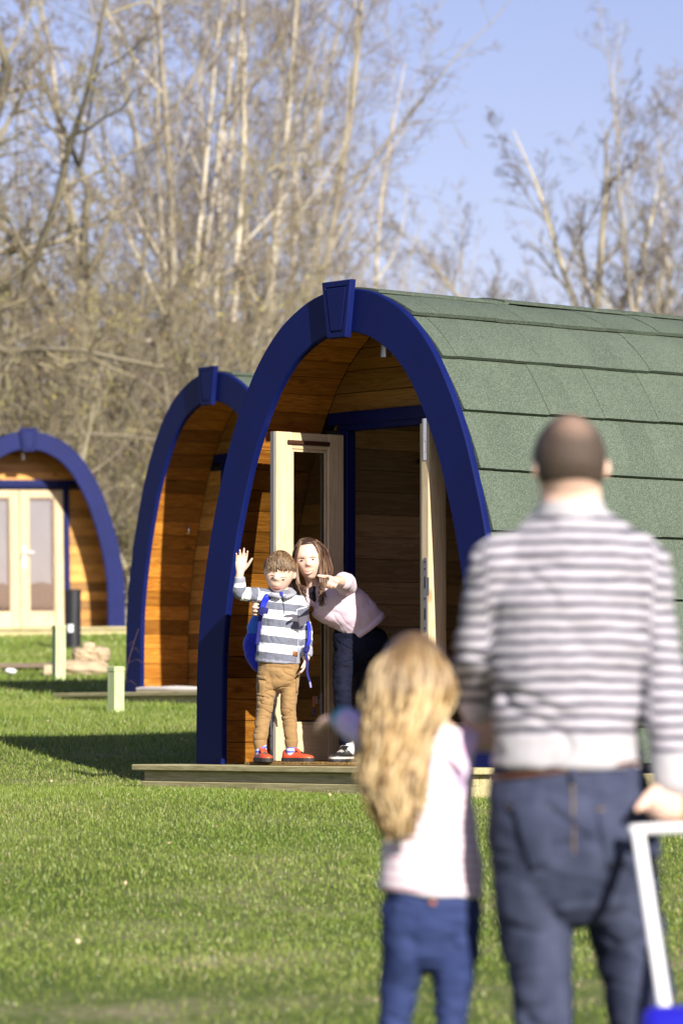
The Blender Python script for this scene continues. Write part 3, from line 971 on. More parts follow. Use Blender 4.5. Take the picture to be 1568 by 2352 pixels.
def build_trees():
    r = random.Random(11)
    # A: tall, several upright stems
    stems = [((r.uniform(-.5, .5), r.uniform(-.4, .4), -.3), (r.uniform(-.22, .22), r.uniform(-.2, .2), 1), r.uniform(11.5, 15), r.uniform(.06, .115)) for _ in range(7)]
    la = [dict(segs=12, wob=.045, up=.03, taper=.86), dict(n=15, t0=.10, ang=36, dang=12, len=.34, rad=.45, segs=7, wob=.10, up=.07, short=.62),
          dict(n=7, t0=.15, ang=42, dang=14, len=.42, rad=.55, segs=5, wob=.12, up=.05), dict(n=5, t0=.1, ang=42, dang=15, len=.5, rad=.6, segs=3, wob=.14, up=.04),
          dict(n=5, t0=.1, ang=40, dang=15, len=.6, rad=.7, segs=2, wob=.15, up=.04)]
    A = tree_meshes(21, stems, la, MAT['bark_a'], 250, bud=.02, min_r=.0036)
    # B: spreading crown on one trunk
    stems = [((0, 0, -.3), (.05, 0, 1), 11.0, .20), ((.1, 0, .5), (.42, -.1, .9), 10, .058), ((-.1, 0, .8), (-.4, .2, .9), 9.5, .06), ((0, .1, 1.2), (.3, .3, 1.1), 11, .10), ((0, -.1, .9), (-.15, -.4, 1.0), 10, .09), ((0, 0, 1), (.15, .1, 1), 12, .09)]
    lb = [dict(segs=13, wob=.16, up=.05, taper=.85), dict(n=14, t0=.12, ang=46, dang=14, len=.38, rad=.50, segs=7, wob=.14, up=.03, short=.6),
          dict(n=8, t0=.15, ang=45, dang=15, len=.44, rad=.55, segs=5, wob=.15, up=.02), dict(n=6, t0=.1, ang=45, dang=16, len=.5, rad=.6, segs=3, wob=.16, up=.02),
          dict(n=5, t0=.1, ang=42, dang=15, len=.6, rad=.7, segs=2, wob=.18, up=.02)]
    B = tree_meshes(35, stems, lb, MAT['bark_b'], 900, bud=.022, min_r=.0036)
    # C: open tree with a pale trunk
    stems = [((0, 0, -.3), (-.02, 0, 1), 10.5, .20), ((.0, 0, 3.6), (-.8, .1, .75), 6.0, .12), ((.0, 0, 4.6), (-.35, 0, 1), 6.2, .10), ((0, 0, 4.2), (.45, .1, 1), 5.6, .09), ((0, 0, 3.0), (.7, -.3, .9), 5, .08)]
    lc = [dict(segs=10, wob=.07, up=.05, taper=.88), dict(n=9, t0=.25, ang=38, dang=10, len=.34, rad=.5, segs=6, wob=.10, up=.09, short=.5),
          dict(n=6, t0=.15, ang=38, dang=12, len=.48, rad=.6, segs=4, wob=.11, up=.06), dict(n=5, t0=.1, ang=36, dang=12, len=.55, rad=.65, segs=3, wob=.12, up=.05),
          dict(n=3, t0=.1, ang=35, dang=12, len=.6, rad=.7, segs=2, wob=.12, up=.04)]
    C = tree_meshes(47, stems, lc, MAT['bark_c'], 60, bud=.02, min_r=.005)
    # D: scrub, many thin stems from the ground
    stems = [((r.uniform(-1.6, 1.6), r.uniform(-.8, .8), -.2), (r.uniform(-.6, .6), r.uniform(-.5, .5), 1), r.uniform(3.0, 5.6), r.uniform(.025, .05)) for _ in range(26)]
    ld = [dict(segs=8, wob=.11, up=.0, taper=.8), dict(n=9, t0=.1, ang=42, dang=15, len=.38, rad=.55, segs=5, wob=.16, up=.03),
          dict(n=7, t0=.1, ang=46, dang=16, len=.5, rad=.6, segs=3, wob=.18, up=.02), dict(n=4, t0=.1, ang=45, dang=16, len=.55, rad=.7, segs=2, wob=.2, up=.02)]
    Dm = tree_meshes(59, stems, ld, MAT['bark_b'], 1100, bud=.03, split=1)
    def place(M, name, x, D, s, rz, label, cat, group, sz=None):
        c = P(x, 1500, D)
        t = empty(name, (c.x, c.y, float(ground_z(c.x, c.y)) - .05), rad(rz))
        t.scale = (s, s, sz or s)
        tag(t, label, cat, group)
        obj('trunk' if cat == 'tree' else 'stems', M[0], t); obj('crown' if cat == 'tree' else 'twigs', M[1], t)
    G1 = 'bare trees behind the pods on the left'; G2 = 'bare trees beyond the roof on the right'; G3 = 'leafless scrub behind the pods'
    place(B, 'bare_tree', -190, 60, 1.08, 95, 'spreading bare tree leaning in from the left edge with long slanting limbs', 'tree', G1)
    place(B, 'bare_tree', 160, 66, .92, 140, 'olive barked bare tree above the far pod with closed doors', 'tree', G1)
    place(A, 'bare_tree', 395, 70, 1.02, 0, 'tall pale multi-stemmed bare tree straight above the half hidden pod', 'tree', G1)
    place(A, 'bare_tree', 575, 74, 1.06, 75, 'tallest dense multi-stemmed bare tree left of the near pod keystone', 'tree', G1)
    place(A, 'bare_tree', 728, 80, .90, 200, 'multi-stemmed bare tree right above the near pod keystone', 'tree', G1)
    place(A, 'bare_tree', 985, 104, .70, 40, 'low yellowish bare tree over the front end of the green roof ridge', 'tree', G2)
    place(A, 'bare_tree', 1110, 112, .66, 160, 'low faint bare tree over the middle of the green roof ridge', 'tree', G2)
    place(C, 'bare_tree', 1395, 84, .98, 0, 'open bare tree with a pale trunk rising behind the green roof', 'tree', G2)
    place(A, 'bare_tree', 1600, 82, .80, 250, 'dense dark bare tree at the right edge of the picture', 'tree', G2)
    place(C, 'bare_tree', 1500, 92, .84, 130, 'slender bare tree between the pale trunk and the right edge', 'tree', G2)
    place(C, 'bare_tree', 1270, 98, .74, 215, 'small bare tree left of the pale trunk', 'tree', G2)
    place(B, 'bare_tree', 1460, 112, .72, 30, 'low spreading bare tree behind the pale trunk', 'tree', G2)
    k = 0
    where = lambda x: ('leafless olive scrub left of and behind the far pod' if x < 130 else 'leafless olive scrub between the far pod and the half hidden pod' if x < 345 else 'leafless scrub right behind the half hidden pod roof' if x < 560 else 'leafless scrub seen left of the near pod keystone' if x < 900 else 'leafless dark scrub below the bare trees beyond the green roof')
    for x, D, s, sz in ((-120, 62, 1.1, 1.0), (40, 60.5, 1.0, 1.05), (150, 64, 1.1, 1.15), (250, 61, .95, .85), (330, 66, 1.2, 1.1), (430, 63, 1.0, 1.0), (520, 68, 1.2, 1.15),
                        (610, 66, 1.1, 1.05), (700, 70, 1.2, 1.1), (800, 72, 1.2, 1.1), (90, 70, 1.25, 1.2), (215, 74, 1.25, 1.2), (-40, 68, 1.2, 1.2),
                        (1180, 96, 1.2, 1.2), (1330, 92, 1.1, 1.2), (1470, 88, 1.2, 1.3), (1570, 86, 1.2, 1.4)):
        k += 1
        lab = where(x)
        place(Dm, 'scrub_bush', x, D, s, (k * 67) % 360, lab, 'bush', G3 if x < 900 else 'leafless scrub beyond the roof', sz=sz)
build_trees()
# ------------------------------------------------------------------ lawn of real blades
def build_grass():
    rng = np.random.default_rng(8)
    def zone(D0, D1, dens, w0, h0, pad):
        n_try = []
        half = lambda D: 784 / FPX * D + pad
        area = (D1 - D0) * (half(D0) + half(D1))
        n = int(dens * area)
        y = D0 + (D1 - D0) * rng.random(n)
        x = (rng.random(n) * 2 - 1) * half(D1)
        keep = np.abs(x) < 784 / FPX * y + pad
        return x[keep], y[keep], np.full(keep.sum(), w0), np.full(keep.sum(), h0)
    zs = [zone(9.6, 13, 2200, .0044, .028, 1.0), zone(13, 17, 3600, .0036, .026, 1.1), zone(17, 25, 6000, .0030, .024, 1.1), zone(25, 34, 2300, .0055, .042, 1.0), zone(34, 48, 900, .011, .055, 1.4), zone(48, 62, 340, .02, .07, 2)]
    x, y, w, h = [np.concatenate(a) for a in zip(*zs)]
    # nothing grows under the decks and pods
    keep = np.ones(len(x), bool)
    for (loc, rz), u0, u1, v0 in ((POD1, -1.34, 1.43, -.325), (POD2, -1.78, 1.46, -.325), (POD3, -1.46, 1.27, -.325)):
        dx, dy = x - loc[0], y - loc[1]
        u = dx * math.cos(rz) + dy * math.sin(rz); v = -dx * math.sin(rz) + dy * math.cos(rz)
        keep &= ~((u > u0) & (u < u1) & (v > v0) & (v < PL))
    # thin, worn patches near the camera
    pn = np.sin(x * 2.3 + 1.3 * np.sin(y * 1.7)) * np.sin(y * 2.9 + 1.1 * np.sin(x * 3.1)) + .5 * np.sin(x * 7.1 + y * 3.3) * np.sin(y * 8.3 - x * 2.0)
    worn = np.clip((15.0 - y) / 2.4, 0, 1) * np.clip(pn * .9 + .35, 0, 1)
    keep &= rng.random(len(x)) > worn * .8
    edge = np.zeros(len(x))
    for (loc, rz), u0, u1, v0 in ((POD1, -1.34, 1.43, -.325), (POD2, -1.78, 1.46, -.325)):
        dx, dy = x - loc[0], y - loc[1]
        u = dx * math.cos(rz) + dy * math.sin(rz); v = -dx * math.sin(rz) + dy * math.cos(rz)
        dd = np.maximum(np.maximum(u0 - u, u - u1), np.maximum(v0 - v, v - PL))
        edge = np.maximum(edge, np.clip(1 - dd / .13, 0, 1) * (dd > 0))
    path = (y > 40.3) & (y < 41.3) & (x < -2.7)
    keep &= ~(path & (rng.random(len(x)) < .85))
    h = h * (1 + 1.0 * edge * rng.random(len(x)))
    x, y, w, h = x[keep], y[keep], w[keep], h[keep]
    n = len(x)
    z = ground_z(x, y) - .004
    cl = np.sin(x * 3.7 + 2 * np.sin(y * 2.1)) * np.sin(y * 4.3 + 1.5 * np.sin(x * 1.9))
    h = h * (.55 + .75 * rng.random(n)) * (1 + .16 * cl)
    w = w * (.7 + .6 * rng.random(n))
    a = rng.random(n) * 2 * np.pi
    lean = .25 + .75 * rng.random(n) ** 1.2
    la = rng.random(n) * 2 * np.pi
    up = np.zeros((n, 3)); up[:, 2] = 1
    base = np.stack([x, y, z], -1)
    sd = np.stack([np.cos(a), np.sin(a), np.zeros(n)], -1) * (w / 2)[:, None]
    ld = np.stack([np.cos(la), np.sin(la), np.zeros(n)], -1)
    mid = base + ld * (h * lean * .28)[:, None] + up * (h * .58)[:, None]
    tip = base + ld * (h * lean * .95)[:, None] + up * (h * (1.02 - .38 * lean))[:, None]
    V = np.stack([base - sd, base + sd, mid - sd * .75, mid + sd * .75, tip], 1).reshape(-1, 3)
    i = np.arange(n)[:, None] * 5
    far = (y < 13.5) | (y > 25)
    Q = (i + np.array([[0, 1, 3, 2]]))[~far]; T = np.concatenate([(i + np.array([[2, 3, 4]]))[~far], (i + np.array([[0, 1, 4]]))[far]])
    patch = .5 + .5 * np.sin(x * 1.1 + 1.7 * np.sin(y * .8)) * np.sin(y * 1.3 + 1.2 * np.sin(x * .9))
    tone = np.clip(rng.random(n) * .6 + patch * .3 + .08 , 0, 1)
    dry = (rng.random(n) < (.045 + .16 * np.clip((13.5 - y) / 3, 0, 1) + .08 * (patch > .8))).astype(float)
    g = N('grass_blade')
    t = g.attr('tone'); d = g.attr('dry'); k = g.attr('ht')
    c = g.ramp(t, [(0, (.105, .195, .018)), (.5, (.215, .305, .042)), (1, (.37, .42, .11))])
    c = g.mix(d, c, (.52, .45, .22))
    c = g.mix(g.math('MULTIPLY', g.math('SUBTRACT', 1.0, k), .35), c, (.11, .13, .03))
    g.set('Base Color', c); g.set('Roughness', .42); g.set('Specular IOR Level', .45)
    tr = g.n('ShaderNodeBsdfTranslucent'); g.l(c, tr.inputs[0])
    mx = g.n('ShaderNodeMixShader'); mx.inputs[0].default_value = .28
    g.l(g.b.outputs[0], mx.inputs[1]); g.l(tr.outputs[0], mx.inputs[2]); g.l(mx.outputs[0], g.out.inputs[0])
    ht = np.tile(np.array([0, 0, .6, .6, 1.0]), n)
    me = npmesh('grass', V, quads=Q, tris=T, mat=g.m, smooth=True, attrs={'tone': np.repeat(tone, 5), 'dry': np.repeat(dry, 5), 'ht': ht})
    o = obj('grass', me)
    tag(o, 'short mown grass of the sunny lawn', 'grass', kind='stuff')
    print('grass blades', n)
build_grass()
# ------------------------------------------------------------------ people: toolkit
from mathutils.bvhtree import BVHTree

def PT(x, y, D):
    return np.array(P(x, y, D))

def fuse(parts, voxel, smooth, name='body'):
    """union of overlapping closed lofts as one continuous smooth surface -> (V, quads)"""
    V, F, o = [], [], 0
    for v, f in parts:
        V += [tuple(q) for q in v]; F += [[i + o for i in k] for k in f]; o += len(v)
    me = bpy.data.meshes.new(name); me.from_pydata(V, [], F)
    bm = bmesh.new(); bm.from_mesh(me); bmesh.ops.recalc_face_normals(bm, faces=bm.faces); bm.to_mesh(me); bm.free()
    ob = bpy.data.objects.new(name, me); COL.objects.link(ob)
    r = ob.modifiers.new('r', 'REMESH'); r.mode = 'VOXEL'; r.voxel_size = voxel
    if smooth:
        s = ob.modifiers.new('s', 'SMOOTH'); s.factor = .5; s.iterations = smooth
    dg = bpy.context.evaluated_depsgraph_get(); dg.update()
    m2 = bpy.data.meshes.new_from_object(ob.evaluated_get(dg))
    bpy.data.objects.remove(ob); bpy.data.meshes.remove(me)
    n = len(m2.vertices)
    A = np.empty(n * 3, np.float32); m2.vertices.foreach_get('co', A)
    A = A.reshape(-1, 3).astype(float)
    Q = [tuple(p.vertices) for p in m2.polygons]
    Nn = np.array([v.normal[:] for v in m2.vertices])
    bpy.data.meshes.remove(m2)
    return A, Q, Nn

def folds(A, Nn, amp, sc, seed, groove=0.0, gsc=(7, 7, 34)):
    sc = np.asarray(sc, float)
    out = A.copy()
    for i in range(len(A)):
        q = A[i] * sc
        n = mnoise.noise((q[0] + seed, q[1], q[2])) + .5 * mnoise.noise((2.1 * q[0], 2.1 * q[1] + seed, 2.1 * q[2]))
        out[i] += Nn[i] * amp * n
        if groove:
            q = A[i] * np.asarray(gsc, float)
            m = mnoise.noise((q[0] + 3 * seed, q[1], q[2] + .6 * q[0]))
            w = mnoise.noise((A[i][0] * 9 + seed, A[i][1] * 9, A[i][2] * 9))
            out[i] -= Nn[i] * groove * math.exp(-(m / .10) ** 2) * min(1.0, max(0.0, .45 + 1.3 * w))
    return out

def polyq(name, A, Q, mat, parent, origin, attrs=None, smooth=True):
    B = A - np.asarray(origin)
    me = bpy.data.meshes.new(name)
    me.from_pydata(B.tolist(), [], Q)
    me.polygons.foreach_set('use_smooth', [smooth] * len(me.polygons))
    for k, a in (attrs or {}).items():
        at = me.attributes.new(k, 'FLOAT', 'POINT'); at.data.foreach_set('value', np.asarray(a, np.float32))
    me.materials.append(mat); me.update()
    return obj(name, me, parent)

class Fig:
    def __init__(s, origin, label, group=None):
        s.o = np.array(origin, float)
        s.root = empty('person', origin)
        tag(s.root, label, 'person', group)
    def part(s, name, parts, voxel, smooth, mat, fold=None, attrs=None, parent=None):
        A, Q, Nn = fuse(parts, voxel, smooth)
        if fold: A = folds(A, Nn, *fold)
        at = attrs(A) if attrs else None
        ob = polyq(name, A, Q, mat, parent or s.root, s.o, at)
        s.bvh = BVHTree.FromPolygons(A.tolist(), Q)
        return ob
    def raw(s, name, VF, mat, parent=None, smooth=True):
        V, F = [], []
        for v, f in (VF if isinstance(VF, list) else [VF]):
            o = len(V); V += [tuple(np.asarray(q, float) - s.o) for q in v]; F += [[i + o for i in k] for k in f]
        me = mesh(name, V, F, [mat], smooth=smooth)
        bm = bmesh.new(); bm.from_mesh(me); bmesh.ops.recalc_face_normals(bm, faces=bm.faces); bm.to_mesh(me); bm.free()
        return obj(name, me, parent or s.root)

def hit(bvh, x, y, off=0.0):
    d = Vector(P(x, y, 1.0)).normalized()
    h = bvh.ray_cast(Vector((0, 0, 0)), d)
    if h[0] is None: return None, None
    n = h[1] if h[1].dot(d) < 0 else -h[1]
    return np.array(h[0] + n * off), np.array(n)

def patch(bvh, corners, nu, nv, off, thick=.002):
    """thin cloth piece lying on a surface, corners given clockwise in photo pixels"""
    c = np.array(corners, float); V = []; last = None
    for lay in (off, off - thick):
        for j in range(nv + 1):
            for i in range(nu + 1):
                u, w = i / nu, j / nv
                p = (c[0] * (1 - u) + c[1] * u) * (1 - w) + (c[3] * (1 - u) + c[2] * u) * w
                h, n = hit(bvh, p[0], p[1], lay)
                if h is None: h = last
                last = h; V.append(h)
    F = []; m = (nu + 1) * (nv + 1)
    for j in range(nv):
        for i in range(nu):
            a = j * (nu + 1) + i
            F.append([a, a + 1, a + nu + 2, a + nu + 1]); F.append([m + a + nu + 1, m + a + nu + 2, m + a + 1, m + a])
    for i in range(nu):
        F.append([i + 1, i, m + i, m + i + 1]); a = nv * (nu + 1) + i; F.append([a, a + 1, m + a + 1, m + a])
    for j in range(nv):
        a = j * (nu + 1); b = a + nu + 1; F.append([a, b, m + b, m + a]); F.append([b + nu, a + nu, m + a + nu, m + b + nu])
    return V, F

def line_on(bvh, pix, rads, off, n=6, sub=3):
    pts = [hit(bvh, x, y, off)[0] for x, y in pix]
    pts = [p for p in pts if p is not None]
    if len(pts) < 2:
        print('MISS', pix); return [], []
    return tube(pts, rads[:len(pts)] if isinstance(rads, list) else [rads] * len(pts), n, sub=sub, side=(0, 0, 1))

def head(c, S, yaw=0, pitch=0, roll=0, child=False, back=False):
    """sculpted head; faces -Y before rotation. returns (parts list, matrix)"""
    nu, nv = 60, 46
    V, F = ellipsoid((0, 0, 0), (1, 1, 1), nu=nu, nv=nv)
    D = np.array(V)
    dx, dy, dz = D.T
    wx = .345 if not child else .355
    upz = np.clip(dz, 0, 1)
    x = wx * dx * (1 + .22 * upz * (1 - upz)); z = .5 * dz
    y = np.where(dy < 0, -.40 * np.abs(dy) ** .86, .43 * dy) * (1 + .20 * upz * (1 - upz))
    t = np.clip(-dz, 0, 1)
    x = x * (1 - (.27 if not child else .27) * t ** 1.3)
    y = np.where(dy < 0, y * (1 - .04 * t), y * (1 - .40 * t ** 1.2))
    z = np.where(dy > 0, z + .13 * t * dy, z)
    g = lambda a, s: np.exp(-(a / s) ** 2)
    fr = np.clip(-dy * 2.2, 0, 1)
    ax = np.abs(x)
    nose = np.where(z > -.11, np.clip((.10 - z) / .21, 0, 1) ** 1.2, np.clip((z + .17) / .06, 0, 1))
    y -= fr * (.095 if not child else .07) * nose * g(x, .045 + .025 * np.clip((.0 - z) / .12, 0, 1))
    y += fr * (.030 if not child else .018) * g(ax - .14, .075) * g(z - .035, .05)
    y -= fr * .014 * g(z - .10, .035) * g(x, .24)
    y -= fr * (.022 if not child else .012) * g(ax - .19, .10) * g(z + .13, .10)
    y -= fr * .022 * g(x, .10) * g(z + .275, .045)
    y -= fr * .030 * g(x, .11) * g(z + .44, .07)
    y += fr * .012 * g(x, .12) * g(z + .36, .03)
    R = Matrix.Rotation(rad(yaw), 4, 'Z') @ Matrix.Rotation(rad(roll), 4, 'Y') @ Matrix.Rotation(rad(pitch), 4, 'X')
    M = Matrix.Translation(Vector(c)) @ R @ Matrix.Scale(S, 4)
    Mn = np.array(M)
    loc = lambda q: (np.asarray(q, float) @ Mn[:3, :3].T + Mn[:3, 3])
    parts = [(list(loc(np.stack([x, y, z], 1))), F)]
    for sx in (-1, 1):
        V2, F2 = ellipsoid((0, 0, 0), (.026, .068, .100), Matrix.Rotation(sx * rad(-22), 4, 'Z') @ Matrix.Rotation(rad(10), 4, 'X'), nu=14, nv=10)
        parts.append((list(loc(np.array(V2) + np.array((sx * (wx + .012), .07, -.03)))), F2))
    return parts, M

def loc(M, q):
    Mn = np.array(M); return np.asarray(q, float) @ Mn[:3, :3].T + Mn[:3, 3]

def hair_cap(M, test, k=1.06, child=False, nu=60, nv=46, th=.03):
    """scalp shell where test(dx,dy,dz) says hair grows"""
    V, F = ellipsoid((0, 0, 0), (1, 1, 1), nu=nu, nv=nv)
    D = np.array(V); dx, dy, dz = D.T
    wx = .345 if not child else .355
    t = np.clip(-dz, 0, 1)
    upz = np.clip(dz, 0, 1)
    x = wx * dx * (1 - .27 * t ** 1.4) * (1 + .22 * upz * (1 - upz)); z = .5 * dz
    y = np.where(dy < 0, -.40 * np.abs(dy) ** .86, .43 * dy * (1 - .40 * t ** 1.2)) * (1 + .20 * upz * (1 - upz))
    z = np.where(dy > 0, z + .13 * t * dy, z)
    B = np.stack([x, y, z], 1)
    keep = [f for f in F if all(test(*D[i]) for i in f)]
    used = sorted({i for f in keep for i in f}); mp = {a: b for b, a in enumerate(used)}
    kk = k if np.isscalar(k) else None
    A = np.array([B[i] * (k if kk else k(*D[i])) for i in used]); n = len(A)
    Fo = [[mp[i] for i in f] for f in keep]
    ed = {}
    for f in Fo:
        for a, b in zip(f, f[1:] + f[:1]): ed[(a, b)] = 1
    In = A * (1 - th)
    Fi = [[i + n for i in f[::-1]] for f in Fo]
    Fs = [[b, a, a + n, b + n] for (a, b) in ed if (b, a) not in ed]
    return list(loc(M, np.concatenate([A, In]))), Fo + Fi + Fs

def hand(parts, wrist, f, n, t, L, curls=(10, 10, 12, 15), spread=6, thumb=(45, 15), fine=None, r=1.0):
    """palm and five fingers. f: finger direction, n: direction the palm faces, t: thumb side"""
    f = unit(np.asarray(f, float)); t = np.asarray(t, float); t = unit(t - f * f.dot(t)); n0 = np.asarray(n, float)
    n = np.cross(f, t); n = n if n.dot(n0) > 0 else -n
    w = np.asarray(wrist, float)
    parts.append(tube([w - f * .06 * L, w + f * .12 * L, w + f * .32 * L, w + f * .47 * L], [(.13 * L, .105 * L), (.17 * L, .10 * L), (.21 * L, .085 * L), (.20 * L, .07 * L)], 14, side=t, sub=2))
    offs = (.158, .055, -.05, -.148); lens = (.40, .45, .42, .33); rr = (.048, .050, .047, .041)
    for k in range(4):
        b = w + f * (.44 - .02 * abs(k - 1)) * L + t * offs[k] * L
        cur = curls[k]; cu = cur if isinstance(cur, (tuple, list)) else (cur, cur, cur)
        sp = rad(spread * (1.4 - k) )
        d = unit(f * math.cos(sp) + t * math.sin(sp))
        pts = [b]; a = 0
        for j, q in enumerate((.45, .31, .24)):
            a += rad(cu[j])
            dd = d * math.cos(a) + n * math.sin(a)
            pts.append(pts[-1] + dd * lens[k] * q * L)
        R_ = rr[k] * L * r
        parts.append(tube(pts, [R_ * 1.08, R_, R_ * .93, R_ * .78], 10, side=t, sub=2))
    b = w + f * .14 * L + t * .13 * L
    a = rad(thumb[0]); d = unit(f * math.cos(a) + t * math.sin(a) + n * .25)
    d2 = unit(d + f * math.sin(rad(thumb[1])) + n * .15)
    parts.append(tube([b, b + d * .20 * L, b + d * .20 * L + d2 * .17 * L, b + d * .2 * L + d2 * .30 * L], [.075 * L, .06 * L, .052 * L, .04 * L], 10, side=n, sub=2))

def shoe_geo(ankle, heading, L, Wd, z0, H):
    """-> (upper, sole, laces) with the toe pointing along heading (radians in plan)"""
    c, s = math.cos(heading), math.sin(heading)
    f = np.array((c, s, 0.)); r = np.array((-s, c, 0.))
    o = np.array((ankle[0], ankle[1], z0)) - f * L * .28
    ts = [0, .03, .10, .22, .36, .50, .64, .78, .90, .97, 1.0]
    ws = [.30, .62, .80, .86, .84, .90, 1.0, 1.0, .80, .48, .15]
    hs = [.55, .88, 1.0, 1.02, .98, .78, .60, .50, .42, .33, .18]
    n = 18; V, F = [], []
    for t_, w_, h_ in zip(ts, ws, hs):
        for k in range(n):
            a = 2 * math.pi * k / n
            cc, ss = math.cos(a), math.sin(a)
            px = math.copysign(abs(cc) ** .75, cc) * w_ * Wd / 2 * (1 - .28 * max(ss, 0) * (h_ > .7))
            pz = .014 + (h_ * H * abs(ss) ** .8 if ss > 0 else -.004 * abs(ss))
            V.append(o + f * t_ * L + r * px + np.array((0, 0, pz)))
    for i in range(len(ts) - 1):
        for k in range(n): F.append([i * n + k, i * n + (k + 1) % n, (i + 1) * n + (k + 1) % n, (i + 1) * n + k])
    F += [list(range(n)), [(len(ts) - 1) * n + k for k in range(n)]]
    out = []
    for t_, w_ in zip(ts, ws): out.append(o + f * (t_ * 1.03 - .015) * L + r * w_ * Wd * .54)
    for t_, w_ in list(zip(ts, ws))[::-1]: out.append(o + f * (t_ * 1.03 - .015) * L - r * w_ * Wd * .54)
    m = len(out); SV = [p + np.array((0, 0, 0.0)) for p in out] + [p + np.array((0, 0, .020)) for p in out]
    SF = [list(range(m))[::-1], list(range(m, 2 * m))] + [[i, (i + 1) % m, m + (i + 1) % m, m + i] for i in range(m)]
    lac = []
    for j, t_ in enumerate((.46, .54, .62, .69)):
        h = np.interp(t_, ts, hs) * H + .016
        p = o + f * t_ * L + np.array((0, 0, h))
        lac.append(tube([p - r * Wd * .24 - np.array((0, 0, .012)), p + np.array((0, 0, .003)), p + r * Wd * .24 - np.array((0, 0, .012))], [.004] * 3, 6, sub=2, side=(0, 0, 1)))
    tongue = tube([o + f * .34 * L + np.array((0, 0, H * 1.08 + .02)), o + f * .42 * L + np.array((0, 0, H * .98 + .018)), o + f * .58 * L + np.array((0, 0, H * .72 + .012))], [(Wd * .26, .006)] * 3, 10, side=r, sub=2)
    return (V, F), (SV, SF), lac, tongue

def skin_mat():
    g = N('skin')
    v = g.coords((1, 1, 1), rnd=False); f = g.noise(v, 18, 3)
    c = g.ramp(f, [(.3, (.68, .44, .335)), (.7, (.77, .53, .42))])
    g.set('Base Color', c); g.set('Roughness', .5); g.set('Specular IOR Level', .4)
    g.set('Subsurface Weight', .12); g.b.inputs['Subsurface Radius'].default_value = (.010, .004, .002); g.b.inputs['Subsurface Scale'].default_value = 1.0
    return g.m
MAT['skin'] = skin_mat()

def cloth(name, c1, c2, nscale=30, rough=.85, weave=220, bump=.25, sc=(1, 1, 1)):
    g = N(name); v = g.coords(sc, rnd=False)
    f = g.noise(v, nscale, 4, .6); w = g.noise(v, weave, 2, .6)
    g.set('Base Color', g.ramp(g.math('ADD', g.math('MULTIPLY', f, .6), g.math('MULTIPLY', w, .4)), [(.35, c1), (.65, c2)]))
    g.set('Roughness', rough); g.set('Specular IOR Level', .2); g.set('Sheen Weight', .15 if max(c2) > .2 else 0.0)
    g.bump(w, bump, .002)
    return g.m

def striped(name, ca, cb, period, duty, heather=.25, soft=.06, hem=None, distort=.0):
    """cloth whose stripes follow the 'st' attribute (metres); 'hem' attribute 1 = plain band"""
    g = N(name)
    st = g.attr('st')
    v = g.coords(rnd=False)
    if distort:
        st = g.math('ADD', st, g.math('MULTIPLY', g.math('SUBTRACT', g.noise(v, 14, 2), .5), distort))
    p = g.math('FRACT', g.math('MULTIPLY', st, 1.0 / period))
    tri = g.math('ABSOLUTE', g.math('SUBTRACT', p, .5))            # 0 centre .. .5 edge
    m = g.ramp(tri, [(max(duty / 2 - soft / 2, 0), 1.0), (duty / 2 + soft / 2, 0.0)])
    h = g.noise(v, 260, 2, .7)
    cbm = g.ramp(h, [(.3, tuple(c * (1 - heather) for c in cb)), (.7, tuple(min(1, c * (1 + heather)) for c in cb))])
    c = g.mix(m, ca, cbm)
    hm = g.attr('hem')
    c = g.mix(hm, c, hem if hem else cb)
    g.set('Base Color', c); g.set('Roughness', .9); g.set('Specular IOR Level', .15); g.set('Sheen Weight', .2)
    g.bump(h, .2, .002)
    return g.m

def hairmat(name, dark, mid, light, root=None):
    g = N(name)
    hu = g.attr('hue'); v = g.coords((1, 1, .2), rnd=False); f = g.noise(v, 60, 3, .6)
    c = g.ramp(g.math('ADD', g.math('MULTIPLY', hu, .65), g.math('MULTIPLY', f, .35)), [(.26, dark), (.5, mid), (.74, light)])
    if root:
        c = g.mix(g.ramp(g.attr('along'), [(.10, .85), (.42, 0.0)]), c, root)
    g.set('Base Color', c); g.set('Roughness', .42); g.set('Specular IOR Level', .5)
    return g.m

LOCK_T = []
def locks(paths, rads, seed, n=5):
    """list of polylines -> one hair mesh with a 'hue' per lock"""
    rng = random.Random(seed); V, F, H = [], [], []; LOCK_T.clear()
    for pts, rr in zip(paths, rads):
        v, f = tube(pts, rr, n, side=(.3, .9, .2), sub=2, round_caps=False)
        o = len(V); V += [np.asarray(q) for q in v]; F += [[i + o for i in k] for k in f]; H += [rng.random()] * len(v); LOCK_T.extend(list(np.repeat(np.linspace(0, 1, len(v) // n), n)))
    return V, F, H

def seg_param(A, pts):
    """distance to a polyline and arc length of the foot point"""
    pts = [np.asarray(p) for p in pts]; best = np.full(len(A), 1e9); arc = np.zeros(len(A)); s0 = 0
    for a, b in zip(pts[:-1], pts[1:]):
        ab = b - a; L = np.linalg.norm(ab)
        t = np.clip(((A - a) @ ab) / (L * L), 0, 1)
        d = np.linalg.norm(A - (a + t[:, None] * ab), axis=1)
        m = d < best
        best[m] = d[m]; arc[m] = s0 + t[m] * L; s0 += L
    return best, arc

for k_, a_ in (('eye_white', ((.42, .38, .36), None)), ('iris', ((.015, .015, .018), None)), ('lash', ((.09, .05, .035), None)), ('lips', ((.52, .19, .16), None)), ('teeth', ((.80, .76, .68), None)), ('mouth', ((.10, .02, .02), None))):
    MAT[k_] = plain(k_, a_[0], rough=.4)

